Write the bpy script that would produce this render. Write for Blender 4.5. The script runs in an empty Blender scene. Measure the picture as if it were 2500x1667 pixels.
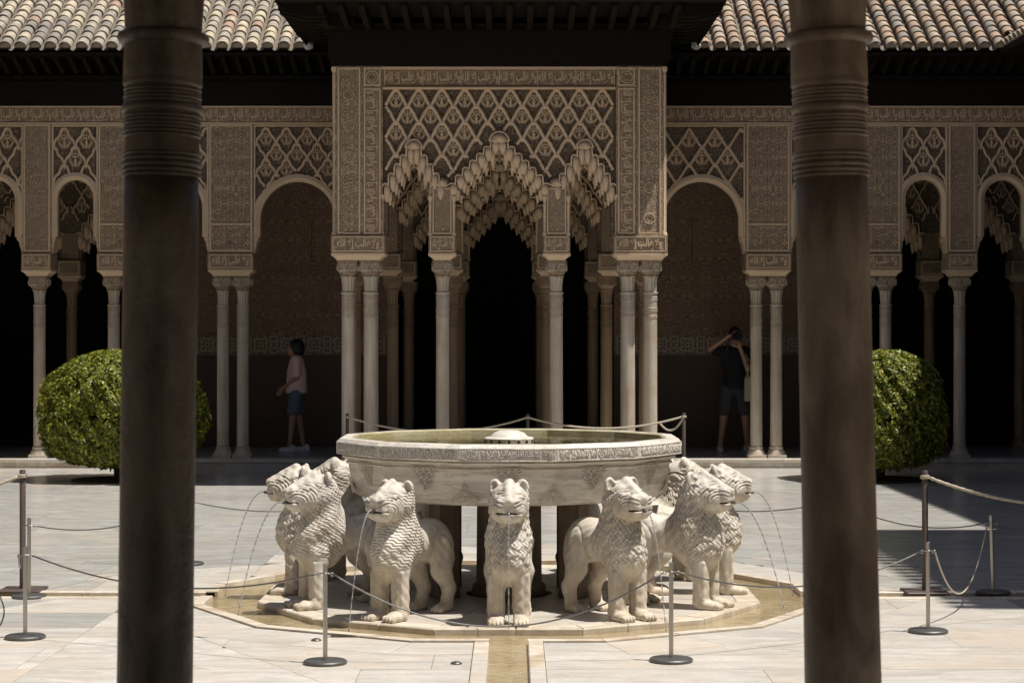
import bpy, math, random
import numpy as np
from mathutils import Vector, Matrix
random.seed(7); np.random.seed(7)
PI = math.pi
SC = bpy.context.scene
COL = SC.collection

# ------------------------------------------------------------------ camera, world, sun, exposure
EYE = 1.75
cam = bpy.data.cameras.new('camera'); camo = bpy.data.objects.new('camera', cam); COL.objects.link(camo)
camo.location = (0, 0, EYE); camo.rotation_euler = (PI/2, 0, 0)
cam.sensor_width = 36; cam.lens = 69.12; cam.shift_y = -0.0034
cam.clip_start = 0.1; cam.clip_end = 400
cam.dof.use_dof = True; cam.dof.focus_distance = 12.6; cam.dof.aperture_fstop = 13
SC.camera = camo

SUN = Vector((0.365, -0.12, 1.0)).normalized()
sl = bpy.data.lights.new('sun', 'SUN'); sl.energy = 4.6; sl.angle = math.radians(0.53); sl.color = (1.0, 0.94, 0.85)
so = bpy.data.objects.new('sun', sl); COL.objects.link(so); so.location = (6, -2, 20)
so.rotation_euler = (-SUN).to_track_quat('-Z', 'Y').to_euler()
W = bpy.data.worlds.new('World'); SC.world = W; W.use_nodes = True
wn = W.node_tree; sky = wn.nodes.new('ShaderNodeTexSky'); sky.sky_type = 'NISHITA'; sky.sun_disc = False
sky.sun_elevation = math.asin(SUN.z); sky.sun_rotation = math.atan2(SUN.x, SUN.y)
sky.dust_density = 2.0
wn.links.new(sky.outputs[0], wn.nodes['Background'].inputs[0]); wn.nodes['Background'].inputs[1].default_value = 0.045
SC.view_settings.view_transform = 'Standard'; SC.view_settings.look = 'None'
SC.view_settings.gamma = 1; SC.view_settings.use_curve_mapping = False
SC.view_settings.exposure = 0.44
SC.render.engine = 'CYCLES'; SC.cycles.use_denoising = True; SC.cycles.max_bounces = 8; SC.cycles.diffuse_bounces = 5
SC.cycles.transparent_max_bounces = 12; SC.cycles.caustics_reflective = False; SC.cycles.caustics_refractive = False

# ------------------------------------------------------------------ node materials
class NT:
    def __init__(s, name):
        s.m = bpy.data.materials.new(name); s.m.use_nodes = True; s.t = s.m.node_tree
        s.b = s.t.nodes['Principled BSDF']; s.out = s.t.nodes['Material Output']
    def n(s, typ, ins=None, **pr):
        nd = s.t.nodes.new('ShaderNode'+typ)
        for k, v in pr.items(): setattr(nd, k, v)
        for k, v in (ins or {}).items(): s.set(nd.inputs[k], v)
        return nd
    def set(s, sock, v):
        if hasattr(v, 'is_linked') or hasattr(v, 'links'): s.t.links.new(v, sock)
        else:
            if hasattr(v, '__len__') and sock.type == 'RGBA' and len(v) == 3: v = (*v, 1)
            sock.default_value = v
    def math(s, op, a, b=0.0, c=None):
        nd = s.t.nodes.new('ShaderNodeMath'); nd.operation = op
        s.set(nd.inputs[0], a); s.set(nd.inputs[1], b)
        if c is not None: s.set(nd.inputs[2], c)
        return nd.outputs[0]
    def coord(s, kind='Object', scale=(1, 1, 1), rot=(0, 0, 0), rand=False):
        tc = s.n('TexCoord').outputs[kind]
        if rand:
            oi = s.n('ObjectInfo').outputs['Random']
            v = s.n('VectorMath', {0: s.n('CombineXYZ', {0: s.math('MULTIPLY', oi, 37.0), 1: s.math('MULTIPLY', oi, 91.0), 2: s.math('MULTIPLY', oi, 13.0)}).outputs[0], 1: tc}, operation='ADD')
            tc = v.outputs[0]
        mp = s.n('Mapping', {'Vector': tc, 'Scale': scale, 'Rotation': rot})
        return mp.outputs[0]
    def noise(s, vec, scale, detail=4, rough=0.55, dist=0.0):
        return s.n('TexNoise', {'Vector': vec, 'Scale': scale, 'Detail': detail, 'Roughness': rough, 'Distortion': dist}).outputs['Fac']
    def ramp(s, fac, stops, interp='LINEAR'):
        r = s.n('ValToRGB', {'Fac': fac}); cr = r.color_ramp; cr.interpolation = interp
        while len(cr.elements) < len(stops): cr.elements.new(0.5)
        for e, (p, c) in zip(cr.elements, stops):
            e.position = p; e.color = (c, c, c, 1) if not hasattr(c, '__len__') else (*c, 1)
        return r.outputs[0]
    def mix(s, fac, a, b, mode='MIX'):
        nd = s.n('Mix', data_type='RGBA', blend_type=mode)
        s.set(nd.inputs[0], fac); s.set(nd.inputs[6], a); s.set(nd.inputs[7], b)
        return nd.outputs[2]
    def bump(s, h, strength=0.5, dist=0.01, normal=None):
        nd = s.n('Bump', {'Height': h, 'Strength': strength, 'Distance': dist})
        if normal is not None: s.set(nd.inputs['Normal'], normal)
        return nd.outputs[0]
    def fin(s, col, rough=0.6, normal=None, **ins):
        s.set(s.b.inputs['Base Color'], col); s.set(s.b.inputs['Roughness'], rough)
        if normal is not None: s.set(s.b.inputs['Normal'], normal)
        for k, v in ins.items(): s.set(s.b.inputs[k.replace('_', ' ')], v)
        return s.m

def m_simple(name, c, rough=0.6, var=0.25, scale=8, bump=0.15, bscale=60, **ins):
    if 'cedar' in name or 'eave' in name: ins['Specular_IOR_Level'] = 0.08
    s = NT(name); v = s.coord()
    f = s.noise(v, scale, 5)
    col = s.mix(f, tuple(x*(1-var) for x in c), tuple(min(x*(1+var), .95) for x in c))
    return s.fin(col, rough, s.bump(s.noise(v, bscale, 3), bump, 0.004), **ins)

def m_floor(name='floor_marble', warm=0.0, lo=(0.37, 0.37, 0.36), hi=(0.61, 0.605, 0.58), r0=0.12, r1=0.30):
    s = NT(name); v = s.coord('Object', rand=True)
    r = s.n('ObjectInfo').outputs['Random']
    long = s.coord('Object', (0.9, 3.2, 1), rand=True)
    f = s.noise(long, 1.6, 7, 0.62, 1.6)
    f2 = s.noise(long, 5.0, 6, 0.7, 2.5)
    vein = s.ramp(f2, [(0.44, 0.0), (0.5, 1.0), (0.56, 0.0)])
    base = s.mix(s.ramp(f, [(0.3, 0.0), (0.7, 1.0)]), lo, hi)
    base = s.mix(s.math('MULTIPLY', vein, 0.42), base, (0.37, 0.355, 0.33))
    ochre = s.noise(s.coord('Object', (1, 1, 1), rand=True), 1.3, 4)
    tint = s.mix(s.math('MULTIPLY', s.ramp(ochre, [(0.42, 0.0), (0.68, 1.0)]), 0.30 + warm), base, (0.56, 0.47, 0.37))
    val = s.ramp(r, [(0, 0.84), (0.5, 1.0), (1, 0.91)])
    col = s.mix(1.0, tint, val, 'MULTIPLY')
    stain = s.noise(v, 22, 5, 0.7)
    col = s.mix(s.math('MULTIPLY', s.ramp(stain, [(0.56, 0.0), (0.74, 1.0)]), 0.45), col, (0.30, 0.26, 0.21))
    rough = s.n('MapRange', {'Value': s.noise(v, 6, 4), 'To Min': r0, 'To Max': r1}).outputs[0]
    return s.fin(col, rough, s.bump(s.noise(v, 35, 4), 0.12, 0.003))

def m_stone(name, c1, c2, streak=(7, 7, 1.2), rough=0.55, stain=(0.36, 0.24, 0.14), st=0.35, veinc=None, veins=(1.5, 1.5, 9), bump=0.35, dirt=0.5, rand=True, strands=False):
    s = NT(name); v = s.coord('Object', rand=rand)
    f = s.noise(s.coord('Object', streak, rand=rand), 2.0, 6, 0.6, 0.6)
    col = s.mix(s.ramp(f, [(0.3, 0.0), (0.7, 1.0)]), c1, c2)
    if veinc:
        w = s.noise(s.coord('Object', veins, (0.08, 0.05, 0), rand=rand), 2.2, 6, 0.65, 1.2)
        col = s.mix(s.math('MULTIPLY', s.ramp(w, [(0.46, 0.0), (0.56, 1.0), (0.64, 0.1)]), 0.6), col, veinc)
    g = s.noise(v, 3.1, 5, 0.6)
    col = s.mix(s.math('MULTIPLY', s.ramp(g, [(0.45, 0.0), (0.75, 1.0)]), st), col, stain)
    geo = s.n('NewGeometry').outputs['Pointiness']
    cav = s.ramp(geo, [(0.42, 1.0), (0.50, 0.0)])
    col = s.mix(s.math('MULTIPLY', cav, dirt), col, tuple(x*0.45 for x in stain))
    h = s.math('ADD', s.noise(v, 70, 4, 0.6), s.math('MULTIPLY', s.noise(v, 18, 3), 1.4)); nb = s.bump(h, bump, 0.004)
    if strands:
        a = s.math('SINE', s.n('Attribute', attribute_name='strand').outputs['Fac']); mk = s.n('Attribute', attribute_name='mane').outputs['Fac']
        nb = s.bump(s.math('MULTIPLY', a, mk), 1.0, 0.0019, nb)
        pp = s.n('SeparateXYZ', {0: s.n('TexCoord').outputs['Object']}).outputs[2]
        legs = s.ramp(s.math('ADD', pp, s.math('MULTIPLY', s.noise(v, 6, 4), 0.25)), [(0.15, 1.0), (0.5, 0.0)])
        col = s.mix(s.math('MULTIPLY', legs, 0.35), col, (0.50, 0.37, 0.22))
        rnd = s.n('ObjectInfo').outputs['Random']; col = s.mix(s.math('MULTIPLY', rnd, 0.28), col, (0.52, 0.43, 0.31))
    return s.fin(col, rough, nb)

def m_carved(name, ridge, ground, cx=0.12, cz=0.17, S=16, K=3.2, strength=0.9, dist=0.012, w=0.5):
    """fine mirrored plaster arabesque: ridges of a folded noise over a ground of darker colour"""
    s = NT(name); sp = s.n('SeparateXYZ', {0: s.n('TexCoord').outputs['Object']})
    def pp(a, c): return s.math('PINGPONG', a, c)
    xy = s.math('ADD', sp.outputs[0], sp.outputs[1])
    u = pp(xy, cx/2); v = pp(sp.outputs[2], cz/2)
    vec = s.n('CombineXYZ', {0: u, 1: v, 2: 0.37}).outputs[0]
    wob = s.noise(s.n('TexCoord').outputs['Object'], 4.0, 2)
    vec = s.n('VectorMath', {0: vec, 1: s.n('CombineXYZ', {0: s.math('MULTIPLY', wob, 0.03), 1: s.math('MULTIPLY', wob, 0.03), 2: s.math('MULTIPLY', wob, 0.10)}).outputs[0]}, operation='ADD').outputs[0]
    f = s.noise(vec, S, 2.2, 0.55, 0.9)
    fr = s.math('PINGPONG', s.math('MULTIPLY', f, K*2), 0.5)
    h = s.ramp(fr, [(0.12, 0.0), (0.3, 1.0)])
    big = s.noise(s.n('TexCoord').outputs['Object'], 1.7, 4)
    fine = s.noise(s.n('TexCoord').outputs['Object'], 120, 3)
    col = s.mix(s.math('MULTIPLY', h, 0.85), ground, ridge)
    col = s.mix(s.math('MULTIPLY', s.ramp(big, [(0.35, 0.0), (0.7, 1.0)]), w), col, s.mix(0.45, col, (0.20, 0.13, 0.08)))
    nb = s.bump(s.math('ADD', h, s.math('MULTIPLY', fine, 0.25)), strength, dist)
    return s.fin(col, 0.85, nb)

RID = (0.66, 0.505, 0.35); GRD = (0.22, 0.15, 0.095)
MAT = {}
MAT['floor'] = m_floor(); MAT['floor_warm'] = m_floor('worn_marble', 0.3, (0.42, 0.40, 0.37), (0.70, 0.675, 0.63), 0.22, 0.5)
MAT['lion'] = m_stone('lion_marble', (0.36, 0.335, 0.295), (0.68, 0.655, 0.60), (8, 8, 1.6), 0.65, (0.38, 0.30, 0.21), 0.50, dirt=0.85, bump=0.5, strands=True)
MAT['bowl'] = m_stone('bowl_marble', (0.56, 0.53, 0.48), (0.76, 0.73, 0.67), (1.2, 1.2, 9), 0.45, (0.50, 0.41, 0.30), 0.30, veinc=(0.36, 0.32, 0.27), dirt=0.25, bump=0.7, rand=False)
MAT['shaft_in'] = m_stone('shaded_brown_shaft_marble', (0.22, 0.145, 0.085), (0.33, 0.24, 0.155), (9, 9, 0.8), 0.45, (0.20, 0.11, 0.05), 0.5, bump=0.2, dirt=0.55)  # inner shafts: brown marble with the interior shade mixed into its colour
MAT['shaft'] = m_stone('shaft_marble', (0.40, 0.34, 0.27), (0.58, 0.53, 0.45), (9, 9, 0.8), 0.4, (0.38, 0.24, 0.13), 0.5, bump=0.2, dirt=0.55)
MAT['kerb'] = m_stone('kerb_marble', (0.44, 0.385, 0.30), (0.66, 0.61, 0.53), (4, 4, 4), 0.5, (0.33, 0.22, 0.115), 0.75, dirt=0.7)
MAT['algae'] = m_stone('algae_stained_marble', (0.40, 0.36, 0.22), (0.55, 0.51, 0.38), (2, 2, 6), 0.4, (0.28, 0.24, 0.08), 0.6, veinc=(0.24, 0.20, 0.09), rand=False)
MAT['support'] = m_stone('brown_support_stone', (0.13, 0.10, 0.075), (0.26, 0.21, 0.155), (6, 6, 1.5), 0.6, (0.12, 0.07, 0.035), 0.6)
MAT['joint'] = m_simple('dirty_joint_mortar', (0.13, 0.095, 0.06), 0.95, 0.4, 8, 0.4, 40)
MAT['gutter'] = m_stone('gutter_stone', (0.48, 0.44, 0.36), (0.64, 0.60, 0.52), (2, 6, 2), 0.3, (0.44, 0.34, 0.20), 0.6, veinc=(0.30, 0.24, 0.16))
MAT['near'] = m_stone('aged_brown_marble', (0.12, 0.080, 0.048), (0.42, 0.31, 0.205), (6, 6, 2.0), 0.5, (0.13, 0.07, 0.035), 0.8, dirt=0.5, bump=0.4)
MAT['near_dark'] = m_stone('blackish_near_marble', (0.055, 0.037, 0.023), (0.22, 0.16, 0.10), (6, 6, 2.0), 0.45, (0.085, 0.045, 0.022), 0.8, dirt=0.5, bump=0.6)  # near column marble in darker tones, for the left column
MAT['carved'] = m_carved('carved_plaster', RID, (0.29, 0.205, 0.135), 0.16, 0.21, 26, 3.0, 1.0, 0.014)
MAT['carved_fine'] = m_carved('carved_plaster_small', RID, (0.29, 0.205, 0.135), 0.09, 0.11, 34, 2.8, 1.0, 0.010)
MAT['openwork'] = m_carved('openwork_plaster', (0.42, 0.315, 0.215), (0.06, 0.042, 0.028), 0.14, 0.10, 24, 3.0, 1.0, 0.015, 0.3)  # very dark ground: shade of the pierced holes put into the colour
MAT['script_ground'] = m_simple('dark_script_ground', (0.29, 0.205, 0.14), 0.9, 0.35, 30, 0.8, 60)  # darker ground colour that sets off the letters
MAT['carved_star'] = m_carved('carved_plaster_stars', (0.46, 0.36, 0.25), GRD, 0.2, 0.2, 13, 3.6)
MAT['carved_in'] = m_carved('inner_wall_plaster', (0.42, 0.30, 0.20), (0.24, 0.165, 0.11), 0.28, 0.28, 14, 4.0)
MAT['capital'] = m_carved('carved_capital_marble', (0.56, 0.46, 0.34), (0.25, 0.17, 0.11), 0.085, 0.16, 24, 2.4, 1.0, 0.01)
MAT['plaster'] = m_simple('plain_plaster', (0.64, 0.485, 0.335), 0.85, 0.18, 5, 0.3, 90)
MAT['muqarnas'] = m_simple('stalactite_plaster', (0.62, 0.47, 0.325), 0.8, 0.22, 9, 0.3, 70)
MAT['ground'] = m_simple('dark_plaster_ground', (0.15, 0.105, 0.07), 0.9, 0.3, 12, 0.5, 50)  # darker plaster colour for recessed grounds
MAT['wood'] = m_simple('dark_carved_cedar', (0.014, 0.011, 0.009), 0.8, 0.35, 14, 0.6, 40)
MAT['wood2'] = m_simple('brown_eave_board', (0.014, 0.010, 0.007), 0.8, 0.35, 9, 0.5, 40)
MAT['dado'] = m_simple('brown_dado_paint', (0.10, 0.062, 0.043), 0.7, 0.2, 3, 0.2, 30)
MAT['dark'] = m_simple('shade_darkened_plaster', (0.05, 0.04, 0.032), 0.9, 0.2, 3, 0.2, 30)  # plaster coloured nearly black to carry the gloom of unlit rooms
MAT['white'] = m_simple('plain_wall_render', (0.42, 0.36, 0.29), 0.9, 0.1, 2, 0.3, 30)
MAT['steel'] = m_simple('brushed_steel', (0.42, 0.40, 0.37), 0.34, 0.12, 20, 0.05, 200, Metallic=1.0)
MAT['base_metal'] = m_simple('grey_base_metal', (0.12, 0.12, 0.115), 0.45, 0.15, 12, 0.05, 100, Metallic=0.6)
MAT['brown_metal'] = m_simple('brown_painted_metal', (0.085, 0.062, 0.055), 0.5, 0.2, 12, 0.1, 100)
MAT['rope'] = m_simple('pale_rope_fibre', (0.42, 0.37, 0.29), 0.9, 0.3, 60, 0.5, 300)
MAT['chain'] = m_simple('grey_steel_cable', (0.16, 0.155, 0.15), 0.4, 0.3, 90, 0.3, 400, Metallic=0.8)
MAT['mortar'] = m_simple('tile_mortar', (0.40, 0.33, 0.25), 0.9, 0.25, 14, 0.5, 60)
MAT['mortar_white'] = m_simple('pale_lead_flashing', (0.60, 0.61, 0.62), 0.7, 0.2, 14, 0.6, 40)
MAT['pan'] = m_simple('weathered_pan_tile', (0.16, 0.13, 0.10), 0.9, 0.35, 10, 0.5, 40)

def m_tile(name, stops):
    s = NT(name); r = s.n('ObjectInfo').outputs['Random']
    c = s.ramp(r, stops, 'CONSTANT')
    v = s.coord('Object', rand=True)
    f = s.noise(v, 14, 6, 0.7); g = s.noise(v, 45, 4, 0.7)
    c = s.mix(s.math('MULTIPLY', s.ramp(f, [(0.42, 0.0), (0.66, 1.0)]), 0.65), c, (0.11, 0.10, 0.09))
    c = s.mix(s.math('MULTIPLY', s.ramp(g, [(0.52, 0.0), (0.7, 1.0)]), 0.5), c, (0.50, 0.46, 0.38))
    return s.fin(c, 0.9, s.bump(g, 0.5, 0.004))
MAT['tile'] = m_tile('grey_lichen_roof_tile', [(0, (0.36, 0.32, 0.26)), (0.2, (0.22, 0.20, 0.175)), (0.4, (0.45, 0.39, 0.30)), (0.58, (0.30, 0.27, 0.23)), (0.74, (0.50, 0.43, 0.31)), (0.88, (0.38, 0.25, 0.17)), (0.93, (0.27, 0.25, 0.22))])
MAT['tile_red'] = m_tile('reddish_clay_roof_tile', [(0, (0.36, 0.26, 0.18)), (0.2, (0.38, 0.31, 0.23)), (0.38, (0.24, 0.21, 0.18)), (0.52, (0.38, 0.26, 0.18)), (0.7, (0.42, 0.35, 0.26)), (0.84, (0.30, 0.215, 0.16)), (0.92, (0.26, 0.23, 0.20))])

def m_water(name, tint, spec=1.0, bumps=18, bs=0.25, low=0.04):
    s = NT(name); v = s.coord()
    nrm = s.bump(s.noise(v, bumps, 3, 0.5, 0.6), bs, 0.01)
    tr = s.n('BsdfTransparent', {'Color': (*tint, 1)}); gl = s.n('BsdfGlossy', {'Color': (spec, spec, spec, 1), 'Roughness': low, 'Normal': nrm})
    fr = s.n('Fresnel', {'IOR': 1.33, 'Normal': nrm})
    mx = s.n('MixShader', {0: fr.outputs[0], 1: tr.outputs[0], 2: gl.outputs[0]})
    s.t.links.new(mx.outputs[0], s.out.inputs[0]); return s.m
MAT['gutter_water'] = m_water('shallow_gutter_water', (0.90, 0.85, 0.74), bumps=22, bs=0.9)
MAT['bowl_water'] = m_water('greenish_basin_water', (0.62, 0.58, 0.38), bumps=9, bs=0.35)
def m_jet():
    s = NT('falling_water')
    s.b.inputs['Roughness'].default_value = 0.03; s.b.inputs['IOR'].default_value = 1.33
    s.b.inputs['Transmission Weight'].default_value = 0.75; s.b.inputs['Base Color'].default_value = (0.8, 0.82, 0.83, 1)
    return s.m
MAT['jet'] = m_jet()
def m_leaf():
    s = NT('orange_tree_leaf'); a = s.n('Attribute', attribute_name='tone').outputs['Fac']
    c = s.ramp(a, [(0, (0.035, 0.055, 0.008)), (0.45, (0.14, 0.165, 0.018)), (0.78, (0.34, 0.33, 0.045)), (0.97, (0.36, 0.33, 0.06)), (1, (0.50, 0.42, 0.12))])
    s.fin(c, 0.42); tl = s.n('BsdfTranslucent', {'Color': s.mix(1.0, c, (1.2, 1.3, 0.5), 'MULTIPLY')})
    mx = s.n('MixShader', {0: 0.25, 1: s.b.outputs[0], 2: tl.outputs[0]}); s.t.links.new(mx.outputs[0], s.out.inputs[0]); return s.m
MAT['leaf'] = m_leaf()
MAT['bark'] = m_simple('tree_bark', (0.06, 0.045, 0.032), 0.9, 0.3, 12, 0.8, 50)
MAT['soil'] = m_simple('dark_tree_soil', (0.06, 0.045, 0.03), 0.95, 0.3, 12, 0.8, 50)  # plain dark brown soil colour
MAT['skin'] = m_simple('skin', (0.38, 0.22, 0.15), 0.5, 0.06, 10, 0.05, 100)
MAT['hair'] = m_simple('dark_hair', (0.012, 0.009, 0.008), 0.5, 0.3, 60, 0.6, 120)
MAT['pink'] = m_simple('pale_pink_cotton', (0.72, 0.52, 0.50), 0.9, 0.08, 10, 0.3, 60)
MAT['shorts'] = m_simple('blue_grey_cotton', (0.10, 0.13, 0.18), 0.9, 0.15, 10, 0.3, 60)
MAT['black'] = m_simple('black_cotton', (0.012, 0.012, 0.014), 0.9, 0.15, 10, 0.3, 60)
MAT['grey'] = m_simple('dark_grey_cotton', (0.05, 0.055, 0.06), 0.9, 0.15, 10, 0.3, 60)
MAT['shoe'] = m_simple('white_shoe_leather', (0.62, 0.60, 0.62), 0.6, 0.08, 10, 0.1, 60)
MAT['canvas'] = m_simple('cream_canvas', (0.50, 0.42, 0.31), 0.9, 0.1, 10, 0.3, 90)
MAT['plastic'] = m_simple('black_plastic', (0.015, 0.015, 0.016), 0.35, 0.1, 10, 0.1, 90)
def m_band():
    """inner wall: band of interlaced key pattern in two browns"""
    s = NT('interlace_band'); sp = s.n('SeparateXYZ', {0: s.n('TexCoord').outputs['Object']})
    u = s.math('PINGPONG', sp.outputs[0], 0.20); v = s.math('PINGPONG', s.math('SUBTRACT', sp.outputs[2], 1.65), 0.15)
    def lines(a, p): return s.math('PINGPONG', a, p)
    d1 = lines(s.math('ADD', u, s.math('MULTIPLY', v, 1.0)), 0.034); d2 = lines(s.math('SUBTRACT', u, v), 0.048)
    k = lines(s.math('MAXIMUM', u, v), 0.03)
    h = s.ramp(s.math('MULTIPLY', s.math('MAXIMUM', s.math('MINIMUM', d1, d2), s.math('MULTIPLY', k, 0.9)), 32), [(0.40, 0.0), (0.6, 1.0)])
    c = s.mix(h, (0.13, 0.095, 0.07), (0.36, 0.28, 0.20))
    return s.fin(c, 0.6, s.bump(h, 0.5, 0.006))
MAT['band'] = m_band()

# ------------------------------------------------------------------ mesh and object helpers
class MB:
    def __init__(s): s.v = []; s.f = []
    def add(s, vs, fs, T=None):
        o = len(s.v)
        if T is not None: vs = [tuple(T @ Vector(v)) for v in vs]
        s.v += [tuple(v) for v in vs]; s.f += [tuple(i+o for i in f) for f in fs]; return s
    def box(s, x0, x1, y0, y1, z0, z1, T=None):
        v = [(x0,y0,z0),(x1,y0,z0),(x1,y1,z0),(x0,y1,z0),(x0,y0,z1),(x1,y0,z1),(x1,y1,z1),(x0,y1,z1)]
        return s.add(v, [(0,3,2,1),(4,5,6,7),(0,1,5,4),(1,2,6,5),(2,3,7,6),(3,0,4,7)], T)
    def bevbox(s, x0, x1, y0, y1, z0, z1, b=0.01):
        rings = [(z0, b), (z0+b, 0), (z1-b, 0), (z1, b)]; vs = []
        for z, i in rings: vs += [(x0+i,y0+i,z),(x1-i,y0+i,z),(x1-i,y1-i,z),(x0+i,y1-i,z)]
        fs = [(3,2,1,0), (12,13,14,15)]
        for k in range(3):
            for j in range(4): fs.append((k*4+j, k*4+(j+1)%4, k*4+4+(j+1)%4, k*4+4+j))
        return s.add(vs, fs)
    def prism(s, poly, z0, z1, bottom=False):
        n = len(poly); vs = [(x,y,z1) for x,y in poly]+[(x,y,z0) for x,y in poly]
        fs = [tuple(range(n))]+[(i, i+n, (i+1)%n+n, (i+1)%n) for i in range(n)]
        if bottom: fs.append(tuple(range(2*n-1, n-1, -1)))
        return s.add(vs, fs)
    def prism_y(s, poly, y0, y1, T=None):
        """polygon in the x,z plane (counter-clockwise seen from -y), pushed from y0 (front) to y1"""
        n = len(poly); vs = [(x,y0,z) for x,z in poly]+[(x,y1,z) for x,z in poly]
        fs = [tuple(range(n)), tuple(range(2*n-1, n-1, -1))]+[(i, i+n, (i+1)%n+n, (i+1)%n) for i in range(n)]
        return s.add(vs, fs, T)
    def loft(s, rings, closed=True, cap=(True, True)):
        n = len(rings[0]); o = len(s.v)
        for r in rings: s.v += [tuple(p) for p in r]
        m = n if closed else n-1
        for k in range(len(rings)-1):
            for j in range(m):
                a = o+k*n+j; b = o+k*n+(j+1)%n; s.f.append((a, b, b+n, a+n))
        if cap[0]: s.f.append(tuple(o+i for i in range(n-1, -1, -1)))
        if cap[1]: s.f.append(tuple(o+(len(rings)-1)*n+i for i in range(n)))
        return s
    def lathe(s, prof, n=20, c=(0, 0, 0), a0=0.0, T=None):
        rings = []
        for r, z in prof:
            ring = [Vector((c[0]+r*math.cos(a0+2*PI*j/n), c[1]+r*math.sin(a0+2*PI*j/n), c[2]+z)) for j in range(n)]
            if T is not None: ring = [T @ p for p in ring]
            rings.append(ring)
        return s.loft(rings)
    def tube(s, pts, r, n=6, closed=False, rfun=None):
        pts = [Vector(p) for p in pts]; rings = []; m = len(pts)
        for i, p in enumerate(pts):
            a = pts[(i-1) % m] if (closed or i > 0) else p; b = pts[(i+1) % m] if (closed or i < m-1) else p
            t = (b-a).normalized(); u = t.cross(Vector((0, 1, 0)))
            if u.length < 0.05: u = t.cross(Vector((1, 0, 0)))
            u.normalize(); w = t.cross(u)
            rr = r if rfun is None else rfun(i)
            rings.append([p+u*(rr*math.cos(2*PI*k/n))+w*(rr*math.sin(2*PI*k/n)) for k in range(n)])
        if closed:
            rings.append(rings[0]); return s.loft(rings, True, (False, False))
        return s.loft(rings)
    def mesh(s, name, mat=None, smooth=False, auto=None):
        me = bpy.data.meshes.new(name); me.from_pydata(s.v, [], s.f)
        if mat: me.materials.append(MAT[mat] if isinstance(mat, str) else mat)
        if smooth: me.polygons.foreach_set('use_smooth', [True]*len(me.polygons))
        if auto is not None:
            me.polygons.foreach_set('use_smooth', [True]*len(me.polygons)); me.set_sharp_from_angle(angle=math.radians(auto))
        me.update(); return me
    def build(s, name, mat, parent=None, loc=(0, 0, 0), rot=(0, 0, 0), smooth=False, auto=None, kind=None):
        return put(name, s.mesh(name, mat, smooth, auto), parent, loc, rot, kind=kind)

def put(name, me, parent=None, loc=(0, 0, 0), rot=(0, 0, 0), scale=(1, 1, 1), kind=None):
    o = bpy.data.objects.new(name, me); COL.objects.link(o)
    o.location = loc; o.rotation_euler = rot; o.scale = scale
    if parent is not None: o.parent = parent
    if kind: o['kind'] = kind
    return o
def tag(o, label, cat, group=None):
    o['label'] = label; o['category'] = cat
    if group: o['group'] = group
    return o
def thing(name, label, cat, loc=(0, 0, 0), rz=0.0, group=None):
    o = put(name, None, None, loc, (0, 0, rz)); return tag(o, label, cat, group)
def kids(o): return [c for c in bpy.data.objects if c.parent == o]

# ------------------------------------------------------------------ Arabic lettering (joined letter forms, right to left)
FORMS = {}
for _c, _i, _d in [('ا',0xFE8D,0),('أ',0xFE83,0),('إ',0xFE87,0),('ب',0xFE8F,1),('ت',0xFE95,1),('ث',0xFE99,1),('ج',0xFE9D,1),('ح',0xFEA1,1),('د',0xFEA9,0),('ذ',0xFEAB,0),('ر',0xFEAD,0),('ز',0xFEAF,0),('س',0xFEB1,1),('ض',0xFEBD,1),('ط',0xFEC1,1),('ع',0xFEC9,1),('غ',0xFECD,1),('ف',0xFED1,1),('ك',0xFED9,1),('ل',0xFEDD,1),('م',0xFEE1,1),('ن',0xFEE5,1),('ه',0xFEE9,1),('و',0xFEED,0),('ى',0xFEEF,0),('ي',0xFEF1,1),('ئ',0xFE89,1)]:
    FORMS[_c] = (_i, _d)
LA = {'ا': 0xFEFB, 'أ': 0xFEF7, 'إ': 0xFEF9}
def shape(t):
    out = []
    for w in t.split(' '):
        prev = False; i = 0; o = ''
        while i < len(w):
            c = w[i]
            if c == 'ل' and i+1 < len(w) and w[i+1] in LA:
                o += chr(LA[w[i+1]]+(1 if prev else 0)); prev = False; i += 2; continue
            iso, d = FORMS[c]; nxt = i+1 < len(w)
            k = ((3 if nxt else 1) if prev else (2 if nxt else 0)) if d else (1 if prev else 0)
            o += chr(iso+k); prev = bool(d); i += 1
        out.append(o)
    return ' '.join(out)[::-1]
def text_mesh(name, t, w, h, mat, depth=0.008, fat=0.012, res=2):
    cu = bpy.data.curves.new(name, 'FONT'); cu.body = shape(t); cu.size = 1; cu.extrude = 0.05; cu.offset = fat; cu.resolution_u = res
    ob = bpy.data.objects.new(name, cu); COL.objects.link(ob)
    dg = bpy.context.evaluated_depsgraph_get(); me = bpy.data.meshes.new_from_object(ob.evaluated_get(dg))
    bpy.data.objects.remove(ob); bpy.data.curves.remove(cu)
    n = len(me.vertices); co = np.empty(n*3); me.vertices.foreach_get('co', co); co = co.reshape(-1, 3)
    mn = co.min(0); mx = co.max(0); c = (co-(mn+mx)/2)/(mx-mn)
    new = np.stack([c[:, 0]*w, -c[:, 2]*depth, c[:, 1]*h], 1)
    me.vertices.foreach_set('co', new.ravel()); me.materials.clear(); me.materials.append(MAT[mat]); me.name = name; me.update(); return me
MOTTO = 'ولا غالب إلا الله'

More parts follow.
